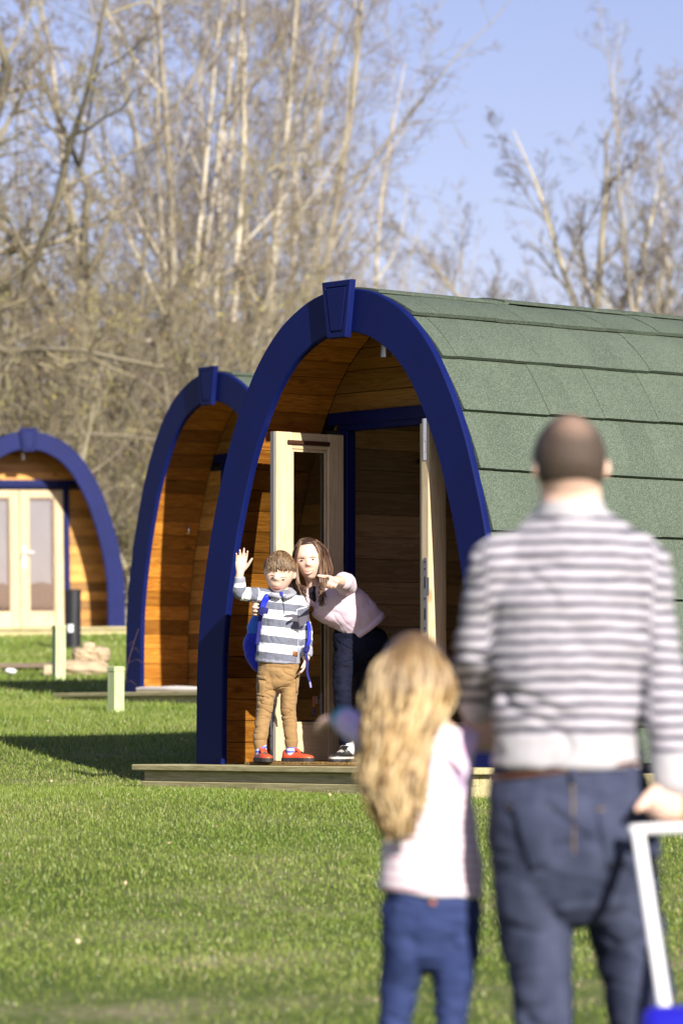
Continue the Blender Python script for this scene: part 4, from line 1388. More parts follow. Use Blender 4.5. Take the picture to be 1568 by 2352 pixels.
def face(F_, bvh, eyes, brows, mouth, browm, smile=False, k=1.0, nose=None):
    """features laid on the sculpted face at their places; sizes in metres"""
    for (x, y) in eyes:
        p, n = hit(bvh, x, y, 0)
        if p is None: continue
        e = F_.raw('eye', ellipsoid(p - n * .001, (.0105 * k, .0045 * k, .0036 * k), nu=16, nv=10), MAT['eye_white'])
        q, _ = hit(bvh, x, y, .0042 * k)
        F_.raw('iris', ellipsoid(q, (.0052 * k, .0022, .0038 * k), nu=12, nv=8), MAT['iris'], e)
        w = 5.2 * k
        F_.raw('eyelid', [line_on(bvh, [(x - w, y + .6), (x - w * .5, y - 1.9 * k), (x, y - 2.5 * k), (x + w * .5, y - 1.9 * k), (x + w, y + .6)], [.0008, .0016 * k, .0019 * k, .0016 * k, .0008], .0032 * k)], MAT['lash'], e)
        F_.raw('eyelid', [line_on(bvh, [(x - w * .9, y + .9), (x, y + 2.3 * k), (x + w * .9, y + .9)], [.0007, .0011 * k, .0007], .0025 * k)], MAT['lash'], e)
    for b in brows:
        m = len(b)
        F_.raw('eyebrow', [line_on(bvh, b, [.0010] + [.0022 * k] * (m - 2) + [.0009], .0012)], browm)
    if nose:
        for (x, y) in nose:
            p, n = hit(bvh, x, y, -.001)
            if p is not None: F_.raw('nostril', ellipsoid(p, (.0032 * k, .002, .0020 * k), nu=10, nv=6), MAT['mouth'])
    up, lo = mouth
    if smile:
        mid = [((a[0] + b[0]) / 2, (a[1] + b[1]) / 2) for a, b in zip(up, lo)]
        pts_u = [(x, y) for x, y in up]; pts_l = [(x, y) for x, y in lo]
        V, Fc = [], []
        for j in range(len(up)):
            for s_ in (0, .5, 1):
                h, _ = hit(bvh, up[j][0] * (1 - s_) + lo[j][0] * s_, up[j][1] * (1 - s_) + lo[j][1] * s_, .0042)
                V.append(h)
        for j in range(len(up) - 1):
            for s_ in (0, 1): Fc.append([j * 3 + s_, j * 3 + s_ + 1, j * 3 + s_ + 4, j * 3 + s_ + 3])
        n0 = len(V); V += [v + np.array((0, .003, 0)) for v in V]; Fc += [[i + n0 for i in f[::-1]] for f in Fc]
        F_.raw('teeth', (V, Fc), MAT['teeth'])
    m = len(up)
    F_.raw('lip', [line_on(bvh, up, [.0010] + [.0022 * k] * (m - 2) + [.0010], .0020 if not smile else .0042)], MAT['lips'])
    F_.raw('lip', [line_on(bvh, lo, [.0010] + [.0028 * k] * (m - 2) + [.0010], .0020 if not smile else .0042)], MAT['lips'])
    if not smile:
        F_.raw('mouth_line', [line_on(bvh, [((a[0] + b[0]) / 2, (a[1] + b[1]) / 2) for a, b in zip(up, lo)], [.0008] + [.0014] * (m - 2) + [.0008], .0048)], MAT['mouth'])

# ------------------------------------------------------------------ the boy
DECKZ = -.206
MATZ = DECKZ + .019
def boy():
    D = 22.18
    org = PT(640, 1748, D); org[2] = MATZ
    B = Fig(org, 'small boy in a white and grey striped top waving his raised hand')
    zc = (640, 1315)
    hp, M = head(PT(641.5, 1315.5, D), .222, yaw=-9, pitch=8, roll=7, child=True)
    body = list(hp)
    body.append(tube([PT(641, 1340, D + .03), PT(643, 1378, D + .02)], [.045, .052], 16))
    sh_r, el_r, wr_r = PT(606, 1370, D), PT(550, 1362, D - .06), PT(551, 1316, D - .09)
    sh_l, el_l, wr_l = PT(683, 1378, D), PT(702, 1450, D + .02), PT(703, 1512, D - .04)
    body.append(tube([PT(643, 1378, D + .02), PT(640, 1450, D + .02), PT(640, 1530, D + .02)], [(.07, .05), (.09, .06), (.09, .06)], 16))
    body.append(tube([PT(640, 1390, D + .01), sh_r, el_r, wr_r], [.03, .03, .026, .021], 12))
    body.append(tube([PT(640, 1390, D + .01), sh_l, el_l, wr_l], [.03, .03, .026, .02], 12))
    fdir = PT(557, 1247, D - .10) - wr_r
    hand(body, wr_r, fdir, (0, -1, 0), (1, 0, 0), .150, curls=((6, 14, 14), (4, 10, 10), (8, 14, 14), (14, 18, 18)), spread=5, thumb=(38, 20))
    hand(body, wr_l, PT(697, 1545, D - .06) - wr_l, (-1, .2, 0), (0, -1, 0), .115, curls=(14, 16, 18, 22), spread=2, thumb=(25, 20))
    hips = [(614, 1540), (662, 1540)]
    legs = [[(616, 1545), (607, 1625), (601, 1665), (597, 1715)], [(664, 1545), (662, 1625), (665, 1665), (668, 1712)]]
    dl = [D, D + .02]
    for L, d in zip(legs, dl):
        body.append(tube([PT(x, y, d) for x, y in L], [.05, .034, .03, .024], 12))
    B.part('body', body, .0038, 2, MAT['skin'])
    fb = B.bvh
    brown = plain('brown_brow', (.10, .055, .03), rough=.8)
    face(B, fb, [(626.3, 1327.6), (650, 1331.4)], [[(619.0, 1322.8), (625, 1321.4), (631.5, 1323.8)], [(643.0, 1327.0), (650, 1325.6), (658, 1327.8)]],
         ([(625, 1348.6), (630, 1350.0), (634.5, 1350.9), (639, 1351.0), (644, 1350.0)], [(625, 1349.0), (630, 1352.4), (634.5, 1353.5), (639, 1352.9), (644, 1350.4)]), brown, k=.66)
    # striped top with its hood and zip
    arms = [[sh_r, el_r, wr_r], [sh_l, el_l, wr_l]]
    cu_r = el_r + (wr_r - el_r) * .78; cu_l = el_l + (wr_l - el_l) * .92
    top = [tube([PT(642, 1362, D + .02), PT(643, 1374, D + .015), PT(643, 1392, D + .01), PT(643, 1420, D), PT(642, 1455, D), PT(640, 1490, D), PT(638, 1521, D + .005)],
                [(.058, .055), (.105, .062), (.118, .075), (.112, .085), (.114, .092), (.120, .096), (.123, .098)], 24, sub=3, cap=(.3, .08)),
           tube([PT(630, 1378, D + .01), sh_r, (sh_r + el_r) / 2, el_r, el_r + (wr_r - el_r) * .4, cu_r], [.045, .046, .040, .038, .034, .029], 16, cap=(1, .2)),
           tube([PT(660, 1382, D + .01), sh_l, (sh_l + el_l) / 2, el_l, cu_l], [.046, .047, .041, .037, .033], 16, cap=(1, .2))]
    z_ref = PT(640, 1530, D)[2]
    def at(A):
        out = (A[:, 2] - z_ref) + .11 * (A[:, 0] - PT(640, 1500, D)[0])
        hem = (out < .028).astype(float)
        st = out.copy()
        tor = np.abs(A[:, 0] - PT(641, 1400, D)[0]) / .112
        for a, rr, cu in ((arms[0], .045, .86), (arms[1], .044, .94)):
            d, s = seg_param(A, a)
            tot = sum(np.linalg.norm(np.array(q) - np.array(p)) for p, q in zip(a[:-1], a[1:]))
            inarm = (d / rr < 1.25) & (s > .045) & (tor > (.78 if a is arms[0] else .86))
            st[inarm] = -s[inarm] + .115
            hem[inarm] = (s[inarm] > tot * .80 if a is arms[0] else s[inarm] > tot * .84).astype(float)
        return {'st': st, 'hem': hem}
    grey = (.145, .155, .20)
    B.part('striped_top', top, .0048, 4, striped('striped_jersey', (.80, .80, .82), grey, .091, .46, .3, .03, hem=(.27, .28, .34)), fold=(.0045, (20, 20, 24), 3.1, .005, (16, 16, 16)), attrs=at)
    tb = B.bvh
    gm = cloth('grey_rib', (.22, .23, .28), (.34, .35, .40)); dk = plain('navy_zip', (.02, .02, .05), rough=.5)
    t_ = B.raw('hood', [tube([PT(620, 1358, D + .03), PT(617, 1366, D - .03), PT(629, 1369, D - .066), PT(641, 1372, D - .080)], [(.010, .018)] * 4, 10, side=(0, 0, 1), sub=4),
                        tube([PT(664, 1354, D + .03), PT(672, 1362, D - .02), PT(667, 1367, D - .055), PT(655, 1372, D - .078)], [(.012, .022)] * 4, 10, side=(0, 0, 1), sub=4),
                        tube([PT(622, 1362, D + .07), PT(643, 1368, D + .11), PT(668, 1360, D + .07)], [.024, .035, .024], 12, sub=3)], gm)
    B.raw('zip', [line_on(tb, [(648, 1374), (650.5, 1388), (652, 1400), (652.5, 1410)], [.003] * 4, .001)], dk)
    B.raw('inner_collar', [tube([PT(645, 1362, D - .035), PT(649, 1373, D - .066)], [(.012, .008), (.005, .004)], 10)], plain('royal_blue_tee', (.03, .03, .28), rough=.8))
    B.raw('leather_patch', patch(tb, [(672, 1495), (682.5, 1497), (682, 1509), (671.5, 1507)], 2, 2, .0022), plain('brown_patch', (.20, .075, .02), (.26, .11, .03), rough=.6))
    # trousers
    def leg(L, d, rr): return tube([PT(x, y, d) for x, y in L], rr, 18, sub=3)
    tr = [tube([PT(639, 1513, D + .005), PT(639, 1538, D + .005), PT(640, 1556, D + .005)], [(.108, .084), (.112, .088), (.104, .080)], 20, cap=(.05, 1)),
          leg([(617, 1548), (611, 1585), (607, 1625), (601.5, 1665), (598, 1690), (597, 1702)], dl[0], [(.063, .07), (.054, .06), (.046, .052), (.041, .045), (.040, .043), (.034, .036)]),
          leg([(664, 1548), (664, 1585), (662, 1625), (665, 1665), (668, 1690), (669, 1701)], dl[1], [(.060, .07), (.050, .058), (.043, .05), (.039, .043), (.038, .041), (.033, .035)])]
    tan = cloth('tan_cotton', (.235, .140, .056), (.33, .205, .090), nscale=16, weave=300)
    B.part('trousers', tr, .0048, 3, tan, fold=(.0040, (13, 13, 30), 8.4, .0085, (8, 8, 34)))
    rb = B.bvh
    for cx, cy, d in ((597, 1705, dl[0]), (669, 1704, dl[1])):
        B.raw('ankle_cuff', tube([PT(cx, cy - 3, d), PT(cx, cy + 4, d), PT(cx, cy + 9, d)], [.037, .036, .033], 18, sub=2), tan)
    B.raw('pocket', [patch(rb, [(591, 1551), (611, 1553), (612, 1562), (591, 1560)], 5, 2, .007, .006), patch(rb, [(594, 1562), (609, 1564), (607, 1600), (595, 1600)], 4, 4, .005, .005)], tan)
    B.raw('pocket', [patch(rb, [(682, 1549), (688, 1549), (687, 1556), (681, 1556)], 3, 2, .006, .006), patch(rb, [(680, 1556), (685.5, 1557), (683, 1590), (679, 1590)], 2, 4, .005, .005)], tan)
    # socks and shoes
    sk = N('striped_socks'); v = sk.coords(rnd=False); sx = sk.n('ShaderNodeSeparateXYZ'); sk.l(v, sx.inputs[0])
    fr = sk.math('FRACT', sk.math('MULTIPLY', sx.outputs[2], 42)); sk.set('Base Color', sk.mix(sk.math('GREATER_THAN', fr, .5), (.12, .14, .55), (.65, .65, .75))); sk.set('Roughness', .9)
    red = plain('red_orange_leather', (.46, .060, .022), (.56, .085, .03), rough=.42, bump=.15, bscale=90)
    for (cx, cy), d, hd in (((599, 1715), dl[0], rad(-70)), ((669, 1713), dl[1], rad(-26))):
        a = PT(cx, cy, d)
        B.raw('sock', tube([a + np.array((0, 0, .02)), np.array((a[0], a[1], MATZ + .05))], [.030, .032], 14), sk.m)
        up, so, la, to = shoe_geo(a, hd, .185, .074, MATZ + .0005, .052)
        s_ = B.raw('shoe', up, red)
        B.raw('sole', so, MAT['rubber'], s_, smooth=False)
        B.raw('laces', la, MAT['black'], s_)
        B.raw('tongue', to, red, s_)
    # hair
    hm = hairmat('light_brown_hair', (.055, .033, .018), (.13, .078, .040), (.25, .16, .08))
    test = lambda x, y, z: z > (.25 if y < -.12 else .25 - (y + .12) * 1.9) and z > -.5
    rng = random.Random(4)
    capV, capF = hair_cap(M, test, 1.040, child=True)
    paths, rads_ = [], []
    for i in range(1500):
        az = rng.uniform(-math.pi, math.pi); el = rng.uniform(.02, 1.0) ** .6
        th = az; st_ = rng.uniform(.06, .95)
        # start near the crown, sweep forwards and sideways
        ph0 = rad(5 + 80 * st_); 
        d0 = np.array((math.sin(ph0) * math.sin(az), math.sin(ph0) * math.cos(az), math.cos(ph0)))
        pts = []
        dirn = np.array((.55 * math.sin(az) + .28, -1.0 + .2 * math.cos(az), -.15)) 
        p = d0.copy()
        for j in range(4):
            q = p / np.linalg.norm(p)
            rr = 1.058 + .022 * math.sin(j * 1.1) + rng.uniform(-.012, .014)
            up_ = max(q[2], 0) * (1 - max(q[2], 0))
            pts.append(loc(M, np.array((.355 * q[0] * (1 + .22 * up_), (-.40 * abs(q[1]) ** .86 if q[1] < 0 else .43 * q[1]) * (1 + .20 * up_), .5 * q[2])) * rr))
            p = q + dirn * .15 + np.array([rng.uniform(-.05, .05) for _ in range(3)])
        lastq = p / np.linalg.norm(p)
        if lastq[1] < -.5 and lastq[2] < .10: continue
        if abs(lastq[0]) > .52 and lastq[2] < .14 and lastq[1] < .1: continue
        paths.append(pts); rads_.append([.0014, .0021, .0019, .0007])
    V, F, H = locks(paths, rads_, 5)
    nV = len(V); V = V + list(capV); F = F + [[i + nV for i in f] for f in capF]; H = H + [.35] * len(capV)
    polyq('hair', np.array(V), F, hm, B.root, B.o, {'hue': H})
    return B, tb, D
BOY, boy_top, BD = boy()

def backpack():
    D = BD
    o = PT(600, 1470, D + .16)
    r = empty('backpack', o)
    tag(r, 'bright blue backpack worn on the back of the waving boy', 'backpack')
    g = cloth('blue_nylon', (.012, .020, .42), (.018, .032, .55), rough=.45, weave=400)
    lb = cloth('sky_blue_nylon', (.03, .13, .62), (.04, .17, .72), rough=.45, weave=400)
    nv = cloth('navy_webbing', (.012, .014, .10), (.02, .022, .16), rough=.7)
    def raw(name, VF, m, parent=r, smooth=True):
        V, F = [], []
        for v, f in (VF if isinstance(VF, list) else [VF]):
            q = len(V); V += [tuple(np.asarray(k, float) - o) for k in v]; F += [[i + q for i in k] for k in f]
        me = mesh(name, V, F, [m], smooth=smooth)
        bm = bmesh.new(); bm.from_mesh(me); bmesh.ops.recalc_face_normals(bm, faces=bm.faces); bm.to_mesh(me); bm.free()
        return obj(name, me, parent)
    A, Q, Nn = fuse([tube([PT(615, 1432, D + .15), PT(607, 1462, D + .16), PT(598, 1492, D + .17), PT(603, 1523, D + .15)], [(.066, .05), (.094, .066), (.098, .070), (.070, .05)], 20, sub=3)], .006, 2)
    A = folds(A, Nn, .004, (11, 11, 11), 2.0, .008, (9, 9, 9))
    raw('bag', (list(A), Q), g)
    raw('lid', tube([PT(618, 1408, D + .13), PT(612, 1424, D + .145), PT(606, 1449, D + .16)], [(.045, .04), (.080, .058), (.096, .070)], 20, sub=3), lb)
    def strap(pix, offs, w, m, name='strap'):
        pts = []
        for (x, y), of in zip(pix, offs):
            if of is None: pts.append(None); continue
            h, n = hit(boy_top, x, y, .006)
            pts.append(h if h is not None and of == 0 else PT(x, y, D + of))
        raw(name, tube([p for p in pts if p is not None], [(w, .004)] * len(pts), 10, side=(1, .2, .1), sub=4), m)
    strap([(618, 1360), (616, 1366), (609, 1385), (604, 1402)], [.05, 0, 0, 0], .019, g)
    strap([(604, 1404), (600, 1425), (597, 1455), (594, 1480)], [0, 0, 0, 0], .014, nv)
    strap([(694, 1400), (704, 1420), (710, 1445), (710, 1470), (703, 1490)], [.10, .02, -.045, -.06, -.06], .010, g)
    strap([(703, 1490), (702, 1502), (706, 1520), (705, 1545), (711, 1566)], [-.062, -.07, -.075, -.075, -.075], .0075, nv)
    raw('buckle', tube([PT(606, 1397, D - .115), PT(604, 1407, D - .115)], [(.026, .006)] * 2, 8, sub=1), nv, smooth=False)
    raw('buckle', tube([PT(706, 1484, D - .075), PT(702, 1496, D - .075)], [(.016, .006)] * 2, 8, sub=1), nv, smooth=False)
    raw('strap_end', tube([PT(711, 1566, D - .075), PT(713.5, 1579, D - .075)], [(.006, .003)] * 2, 8, sub=1), plain('lilac_tape', (.25, .22, .5), rough=.6))
backpack()

# ------------------------------------------------------------------ the woman
def woman():
    D = 22.285
    org = PT(812, 1745, D); org[2] = MATZ
    Wm = Fig(org, 'woman in a pale pink jumper bending forward and pointing')
    hp, M = head(PT(709.5, 1285.5, D - .03), .226, yaw=-4, pitch=4, roll=-6)
    body = list(hp)
    body.append(tube([PT(716, 1312, D + .02), PT(724, 1340, D + .03), PT(735, 1372, D + .03)], [.05, .050, .065], 16))
    sh_l, el_l, wr_l = PT(792, 1345, D - .02), PT(789, 1337, D - .25), PT(769, 1335, D - .47)
    sh_r, el_r, wr_r = PT(694, 1378, D + .03), PT(652, 1425, D + .12), PT(604, 1404, D - .03)
    body.append(tube([PT(735, 1372, D + .03), PT(787, 1386, D + .04), PT(828, 1430, D + .08)], [(.07, .06), (.085, .06), (.06, .05)], 16, side=(.85, 0, .53)))
    body.append(tube([PT(745, 1372, D + .02), sh_l, el_l, wr_l], [.04, .042, .036, .027], 12))
    body.append(tube([PT(735, 1375, D + .03), sh_r, el_r, wr_r], [.04, .04, .036, .026], 12))
    fd = np.array((-.10, -.98, .08))
    hand(body, wr_l, fd, (-.5, .3, -.9), (-.75, .1, .45), .178, curls=((4, 4, 4), (62, 70, 40), (68, 72, 40), (70, 72, 40)), spread=3, thumb=(48, 20))
    hand(body, wr_r, np.array((-.62, -.78, .08)), (1, -.3, 0), (0, -.1, 1), .165, curls=((18, 55, 40), (20, 56, 40), (22, 58, 40), (24, 58, 40)), spread=3, thumb=(30, 10))
    dR, dL = D - .02, D + .13
    body.append(tube([PT(808, 1480, D + .05), PT(787, 1575, dR), PT(797, 1715, dR)], [.05, .036, .03], 12))
    body.append(tube([PT(850, 1480, D + .08), PT(830, 1575, dL), PT(828, 1712, dL)], [.05, .036, .03], 12))
    Wm.part('body', body, .0041, 2, MAT['skin'])
    fb = Wm.bvh
    brown = plain('dark_brow', (.10, .055, .035), rough=.8)
    face(Wm, fb, [(692.8, 1288.2), (717.8, 1285.6)], [[(685, 1283.2), (692, 1281.0), (699, 1283.0)], [(707.5, 1283), (716, 1279.6), (725, 1280.6)]],
         ([(697.5, 1311.2), (702.5, 1311.8), (708.5, 1311.9), (714, 1310.2), (719.2, 1308.6)], [(697.5, 1312.0), (702.5, 1315.6), (708.5, 1317.0), (714, 1314.6), (719.2, 1309.4)]), brown, smile=True, k=.76,
         nose=[(702.6, 1303.4), (710.2, 1303.0)])
    ring = N('gold'); ring.set('Base Color', (.8, .75, .6, 1)); ring.set('Metallic', 1.0); ring.set('Roughness', .2)
    # jumper
    sd = (.85, 0, .53)
    el_s = sh_l + (el_l - sh_l) * 1.18
    jm = [tube([PT(727, 1362, D + .02), PT(742, 1368, D + .02), PT(757, 1379, D + .02), PT(788, 1392, D + .03), PT(819, 1417, D + .05), PT(836, 1440, D + .07)],
               [(.07, .06), (.108, .085), (.130, .105), (.130, .11), (.126, .114), (.124, .114)], 26, side=sd, sub=3, cap=(.4, .08)),
          tube([PT(760, 1366, D + .02), sh_l, (sh_l + el_s) / 2, el_s], [.072, .064, .053, .048], 18),
          tube([PT(735, 1376, D + .03), sh_r, el_r, el_r + (wr_r - el_r) * .75], [.06, .06, .05, .04], 16)]
    pk = cloth('pale_pink_jersey', (.58, .45, .54), (.68, .55, .64), nscale=20, weave=320)
    Wm.part('jumper', jm, .0052, 5, pk, fold=(.006, (12, 12, 16), 5.5, .004, (12, 12, 14)))
    jb = Wm.bvh
    Wm.raw('hem_band', [tube([PT(833, 1436, D + .07), PT(841, 1447, D + .075)], [(.1285, .1185), (.127, .1175)], 30, side=sd, sub=1, cap=(.02, .05))], pk)
    Wm.raw('cuff', [tube([el_s + (sh_l - el_s) * .12, el_s - (sh_l - el_s) * .06], [.0510, .0495], 24, sub=1)], pk)
    blk = cloth('black_top', (.012, .012, .014), (.03, .03, .03), weave=300)
    Wm.raw('undershirt', [tube([PT(724, 1352, D + .015), PT(722, 1366, D - .005), PT(722, 1377, D - .035)], [(.036, .036), (.034, .036), (.012, .015)], 18, sub=2)], blk)
    pr = plain('white_print', (.74, .66, .72), rough=.7)
    pl = []
    for c in ([(716, 1392), (719, 1399)], [(719, 1399), (723, 1397)], [(717, 1395), (721, 1393)], [(723, 1400), (726, 1404)], [(726, 1404), (731, 1400)]):
        pl.append(line_on(jb, c, [.0030, .0030], .001, sub=1))
    for k in range(6):
        pl.append(line_on(jb, [(730 + k * 2.0, 1406 - k * 2.2), (731 + k * 3.4, 1397 - k * 1.2), (736 + k * 2.6, 1392 - k * .4)], [.0022, .003, .002], .001))
    pl.append(line_on(jb, [(744, 1392), (747, 1387), (751, 1391), (747, 1396)], [.003] * 4, .001))
    Wm.raw('printed_motif', pl, pr)
    # jeans
    jn = [tube([PT(834, 1438, D + .08), PT(825, 1463, D + .08), PT(822, 1488, D + .07)], [(.120, .106), (.142, .112), (.136, .108)], 24, cap=(.1, 1)),
          tube([PT(806, 1478, D + .06), PT(793, 1520, D + .02), PT(786, 1577, dR), PT(789, 1635, dR), PT(797, 1712, dR)], [.090, .070, .052, .050, .043], 20),
          tube([PT(856, 1478, D + .09), PT(843, 1525, D + .11), PT(830, 1577, dL), PT(829, 1635, dL), PT(829, 1710, dL)], [.092, .074, .056, .052, .043], 20)]
    Wm.part('jeans', jn, .0052, 3, cloth('dark_denim', (.003, .004, .013), (.007, .009, .026), nscale=24, weave=420), fold=(.005, (16, 16, 30), 1.5, .007, (9, 9, 30)))
    # black trainers
    bl = plain('black_leather', (.012, .012, .013), (.03, .028, .026), rough=.38, bump=.2)
    wh = plain('off_white_rubber', (.55, .50, .44), rough=.6)
    for (cx, d, hd) in ((800, dR, rad(-118)), (830, dL, rad(-75))):
        a = PT(cx, 1712, d)
        up, so, la, to = shoe_geo(a, hd, .245, .090, MATZ + .0005, .068)
        s_ = Wm.raw('shoe', up, bl)
        Wm.raw('sole', so, MAT['rubber'], s_, smooth=False)
        V, F = so; V = [np.asarray(v) * np.array((1, 1, 1)) for v in V]
        c0 = np.mean(np.array(V), 0); mid = [(c0 + (v - c0) * np.array((1.004, 1.004, 1)) + np.array((0, 0, .006 if v[2] > c0[2] else .0145))) for v in V]
        Wm.raw('midsole_stripe', (mid, F), wh, s_, smooth=False)
        Wm.raw('laces', la, plain('pale_laces', (.5, .48, .45)), s_)
        Wm.raw('tongue', to, bl, s_)
        Wm.raw('sock_liner', tube([a + np.array((0, 0, -.022)), a + np.array((0, 0, -.008))], [.047, .046], 18, sub=1), plain('pale_lining', (.6, .58, .58)), s_)
    # long straight hair
    hm = hairmat('brown_hair', (.035, .018, .011), (.095, .050, .030), (.24, .14, .085))
    test = lambda x, y, z: (z > .70 if y < -.40 else (z > .25 - .9 * (y + .40) or y > .30)) and z > -.75
    capV, capF = hair_cap(M, test, 1.085)
    rng = random.Random(9)
    paths, rr = [], []
    hd = D - .03
    for i in range(850):
        q = rng.random(); j = lambda k: rng.gauss(0, k)
        if rng.random() < .62:
            d_ = -12 + 25 * q; e_ = rng.uniform(.0, 1.0); b_ = hd - .070 + .13 * q
            pts = [(703 + j(2), 1238 + 4 * (1 - q) + j(1), hd - .03 + .08 * q), (724 + 4 * q, 1243 + 6 * (1 - q) + j(1.5), hd - .075 + .10 * q), (741 + d_ * .75 + j(1.5), 1268 + j(2), b_), (746 + d_ + j(2), 1305, b_ + .01),
                   (747 + d_ + j(2.5), 1336, b_ + .01), (743 + d_ * .5 + j(3), 1338 + 30 * e_, b_ - .01), (739 + d_ * .3 + j(4), 1342 + 52 * e_, b_ - .03)]
        else:
            d_ = -2 + 10 * q; e_ = rng.uniform(0, 1.0); b_ = hd - .070 + .13 * q
            pts = [(702 + j(2), 1238 + 4 * (1 - q) + j(1), hd - .03 + .08 * q), (690 - 2 * q, 1243 + 6 * (1 - q) + j(1.5), hd - .075 + .10 * q), (681 - d_ * .7 + j(1.5), 1268 + j(2), b_), (679 - d_ + j(1.5), 1305, b_ + .01),
                   (683 - d_ + j(2), 1340, b_), (693 - d_ + j(3), 1345 + 28 * e_, b_ - .02), (700 - d_ * .6 + j(4), 1350 + 50 * e_, b_ - .04)]
        paths.append([PT(*t_) for t_ in pts]); w = rng.uniform(.0026, .0056)
        rr.append([(w * .6, w * .5), (w, w * .6), (w, w * .6), (w, w * .6), (w, w * .6), (w * .8, w * .5), (.001, .001)])
    V, F, H = locks(paths, rr, 3)
    nV = len(V); V = V + list(capV); F = F + [[i + nV for i in f] for f in capF]; H = H + [.15] * len(capV)
    polyq('hair', np.array(V), F, hm, Wm.root, Wm.o, {'hue': H})
woman()
# ------------------------------------------------------------------ the man, seen from behind
def denim(name, c1, c2):
    g = N(name); v = g.coords(rnd=False)
    f = g.noise(v, 9, 4, .6); w = g.noise(v, 300, 2, .6); f2 = g.noise(g.coords((30, 30, 6), rnd=False), 1, 3, .6)
    c = g.ramp(g.math('ADD', g.math('MULTIPLY', f, .5), g.math('ADD', g.math('MULTIPLY', w, .2), g.math('MULTIPLY', f2, .3))), [(.32, c1), (.68, c2)])
    g.set('Base Color', c); g.set('Roughness', .9); g.set('Specular IOR Level', .12); g.bump(w, .3, .002)
    return g.m
def man():
    D = 9.47
    zf = float(gz(D)) + .01
    org = PT(1330, 2600, D); org[2] = zf
    Mn = Fig(org, 'man in striped jumper and jeans seen from behind holding a case handle')
    hp, M = head(PT(1308, 1072, D - .01), .232, yaw=180 + 4, pitch=4, roll=1)
    body = list(hp)
    body.append(tube([PT(1308, 1110, D), PT(1311, 1160, D), PT(1314, 1300, D)], [(.068, .062), (.072, .064), (.08, .06)], 18))
    sh_l, el_l, wr_l = PT(1146, 1305, D), PT(1098, 1490, D + .03), PT(1088, 1632, D + .16)
    sh_r, el_r, wr_r = PT(1468, 1298, D), PT(1516, 1520, D - .03), PT(1546, 1800, D - .10)
    body.append(tube([PT(1314, 1330, D), PT(1310, 1450, D), PT(1303, 1740, D), PT(1312, 1900, D)], [(.13, .06), (.14, .08), (.14, .085), (.16, .11)], 18))
    body.append(tube([PT(1220, 1300, D), sh_l, el_l, wr_l], [.035, .038, .030, .030], 14))
    body.append(tube([PT(1400, 1300, D), sh_r, el_r, wr_r], [.035, .038, .028, .032], 14))
    hand(body, wr_l, PT(1104, 1690, D + .18) - wr_l, (0, 1, 0), (1, 0, 0), .185, curls=(35, 38, 40, 42), spread=2, thumb=(35, 20))
    hand(body, wr_r, PT(1512, 1900, D - .16) - wr_r, (0, -.5, -1), (-1, -.3, 0), .20, curls=((45, 60, 50), (48, 62, 50), (50, 62, 50), (52, 62, 50)), spread=2, thumb=(30, 40))
    L = [PT(1222, 1960, D), PT(1228, 2190, D + .02), PT(1246, 2352, D - .03), PT(1258, 2540, D - .05)]
    R = [PT(1412, 1960, D), PT(1446, 2190, D + .10), PT(1482, 2352, D + .06), PT(1490, 2530, D + .03)]
    body.append(tube(L, [.065, .045, .036, .03], 14)); body.append(tube(R, [.065, .045, .036, .03], 14))
    Mn.part('body', body, .0066, 2, MAT['skin'])
    # jumper
    cl, cr = el_l + (wr_l - el_l) * .93, el_r + (wr_r - el_r) * .98
    jm = [tube([PT(1312, 1176, D), PT(1313, 1196, D + .005), PT(1314, 1222, D + .01), PT(1316, 1262, D + .01), PT(1312, 1340, D + .01), PT(1306, 1450, D), PT(1304, 1560, D), PT(1302, 1660, D), PT(1300, 1764, D)],
               [(.078, .068), (.112, .080), (.150, .094), (.182, .108), (.190, .124), (.190, .126), (.178, .120), (.174, .122), (.176, .130)], 30, sub=3, cap=(.3, .08)),
          tube([PT(1200, 1275, D + .01), sh_l, (sh_l + el_l) / 2, el_l, cl], [.066, .070, .062, .056, .046], 20),
          tube([PT(1425, 1270, D + .01), sh_r, (sh_r + el_r) / 2, el_r, cr], [.066, .072, .063, .058, .047], 20)]
    zb = PT(1300, 1752, D)[2]
    def at(A):
        st = A[:, 2] - zb + .004 * np.sin(A[:, 0] * 9)
        hem = ((A[:, 2] - zb < .055)).astype(float)
        for a in ((sh_l, el_l, wr_l), (sh_r, el_r, wr_r)):
            d, s = seg_param(A, a); tot = sum(np.linalg.norm(q - p) for p, q in zip(a[:-1], a[1:]))
            tor = np.abs(A[:, 0] - PT(1306, 1500, D)[0]) / np.interp(-A[:, 2], [-PT(0, 1250, D)[2], -PT(0, 1500, D)[2]], [.20, .185])
            m = (d < .085) & (tor > .98)
            st[m] += .012
            hem[m] = (s[m] > tot * .88).astype(float)
        return {'st': st, 'hem': hem}
    Mn.part('jumper', jm, .0065, 4, striped('navy_striped_knit', (.46, .44, .48), (.022, .022, .045), .0285, .44, .15, .18, hem=(.40, .39, .41), distort=.012), fold=(.011, (7, 7, 13), 4.2, .012, (5, 5, 12)), attrs=at)
    jb = Mn.bvh
    knit = cloth('pale_grey_knit', (.36, .35, .38), (.46, .45, .47))
    Mn.raw('neckband', tube([PT(1311, 1180, D), PT(1312, 1192, D + .004)], [(.080, .070), (.094, .080)], 24, sub=1), knit)
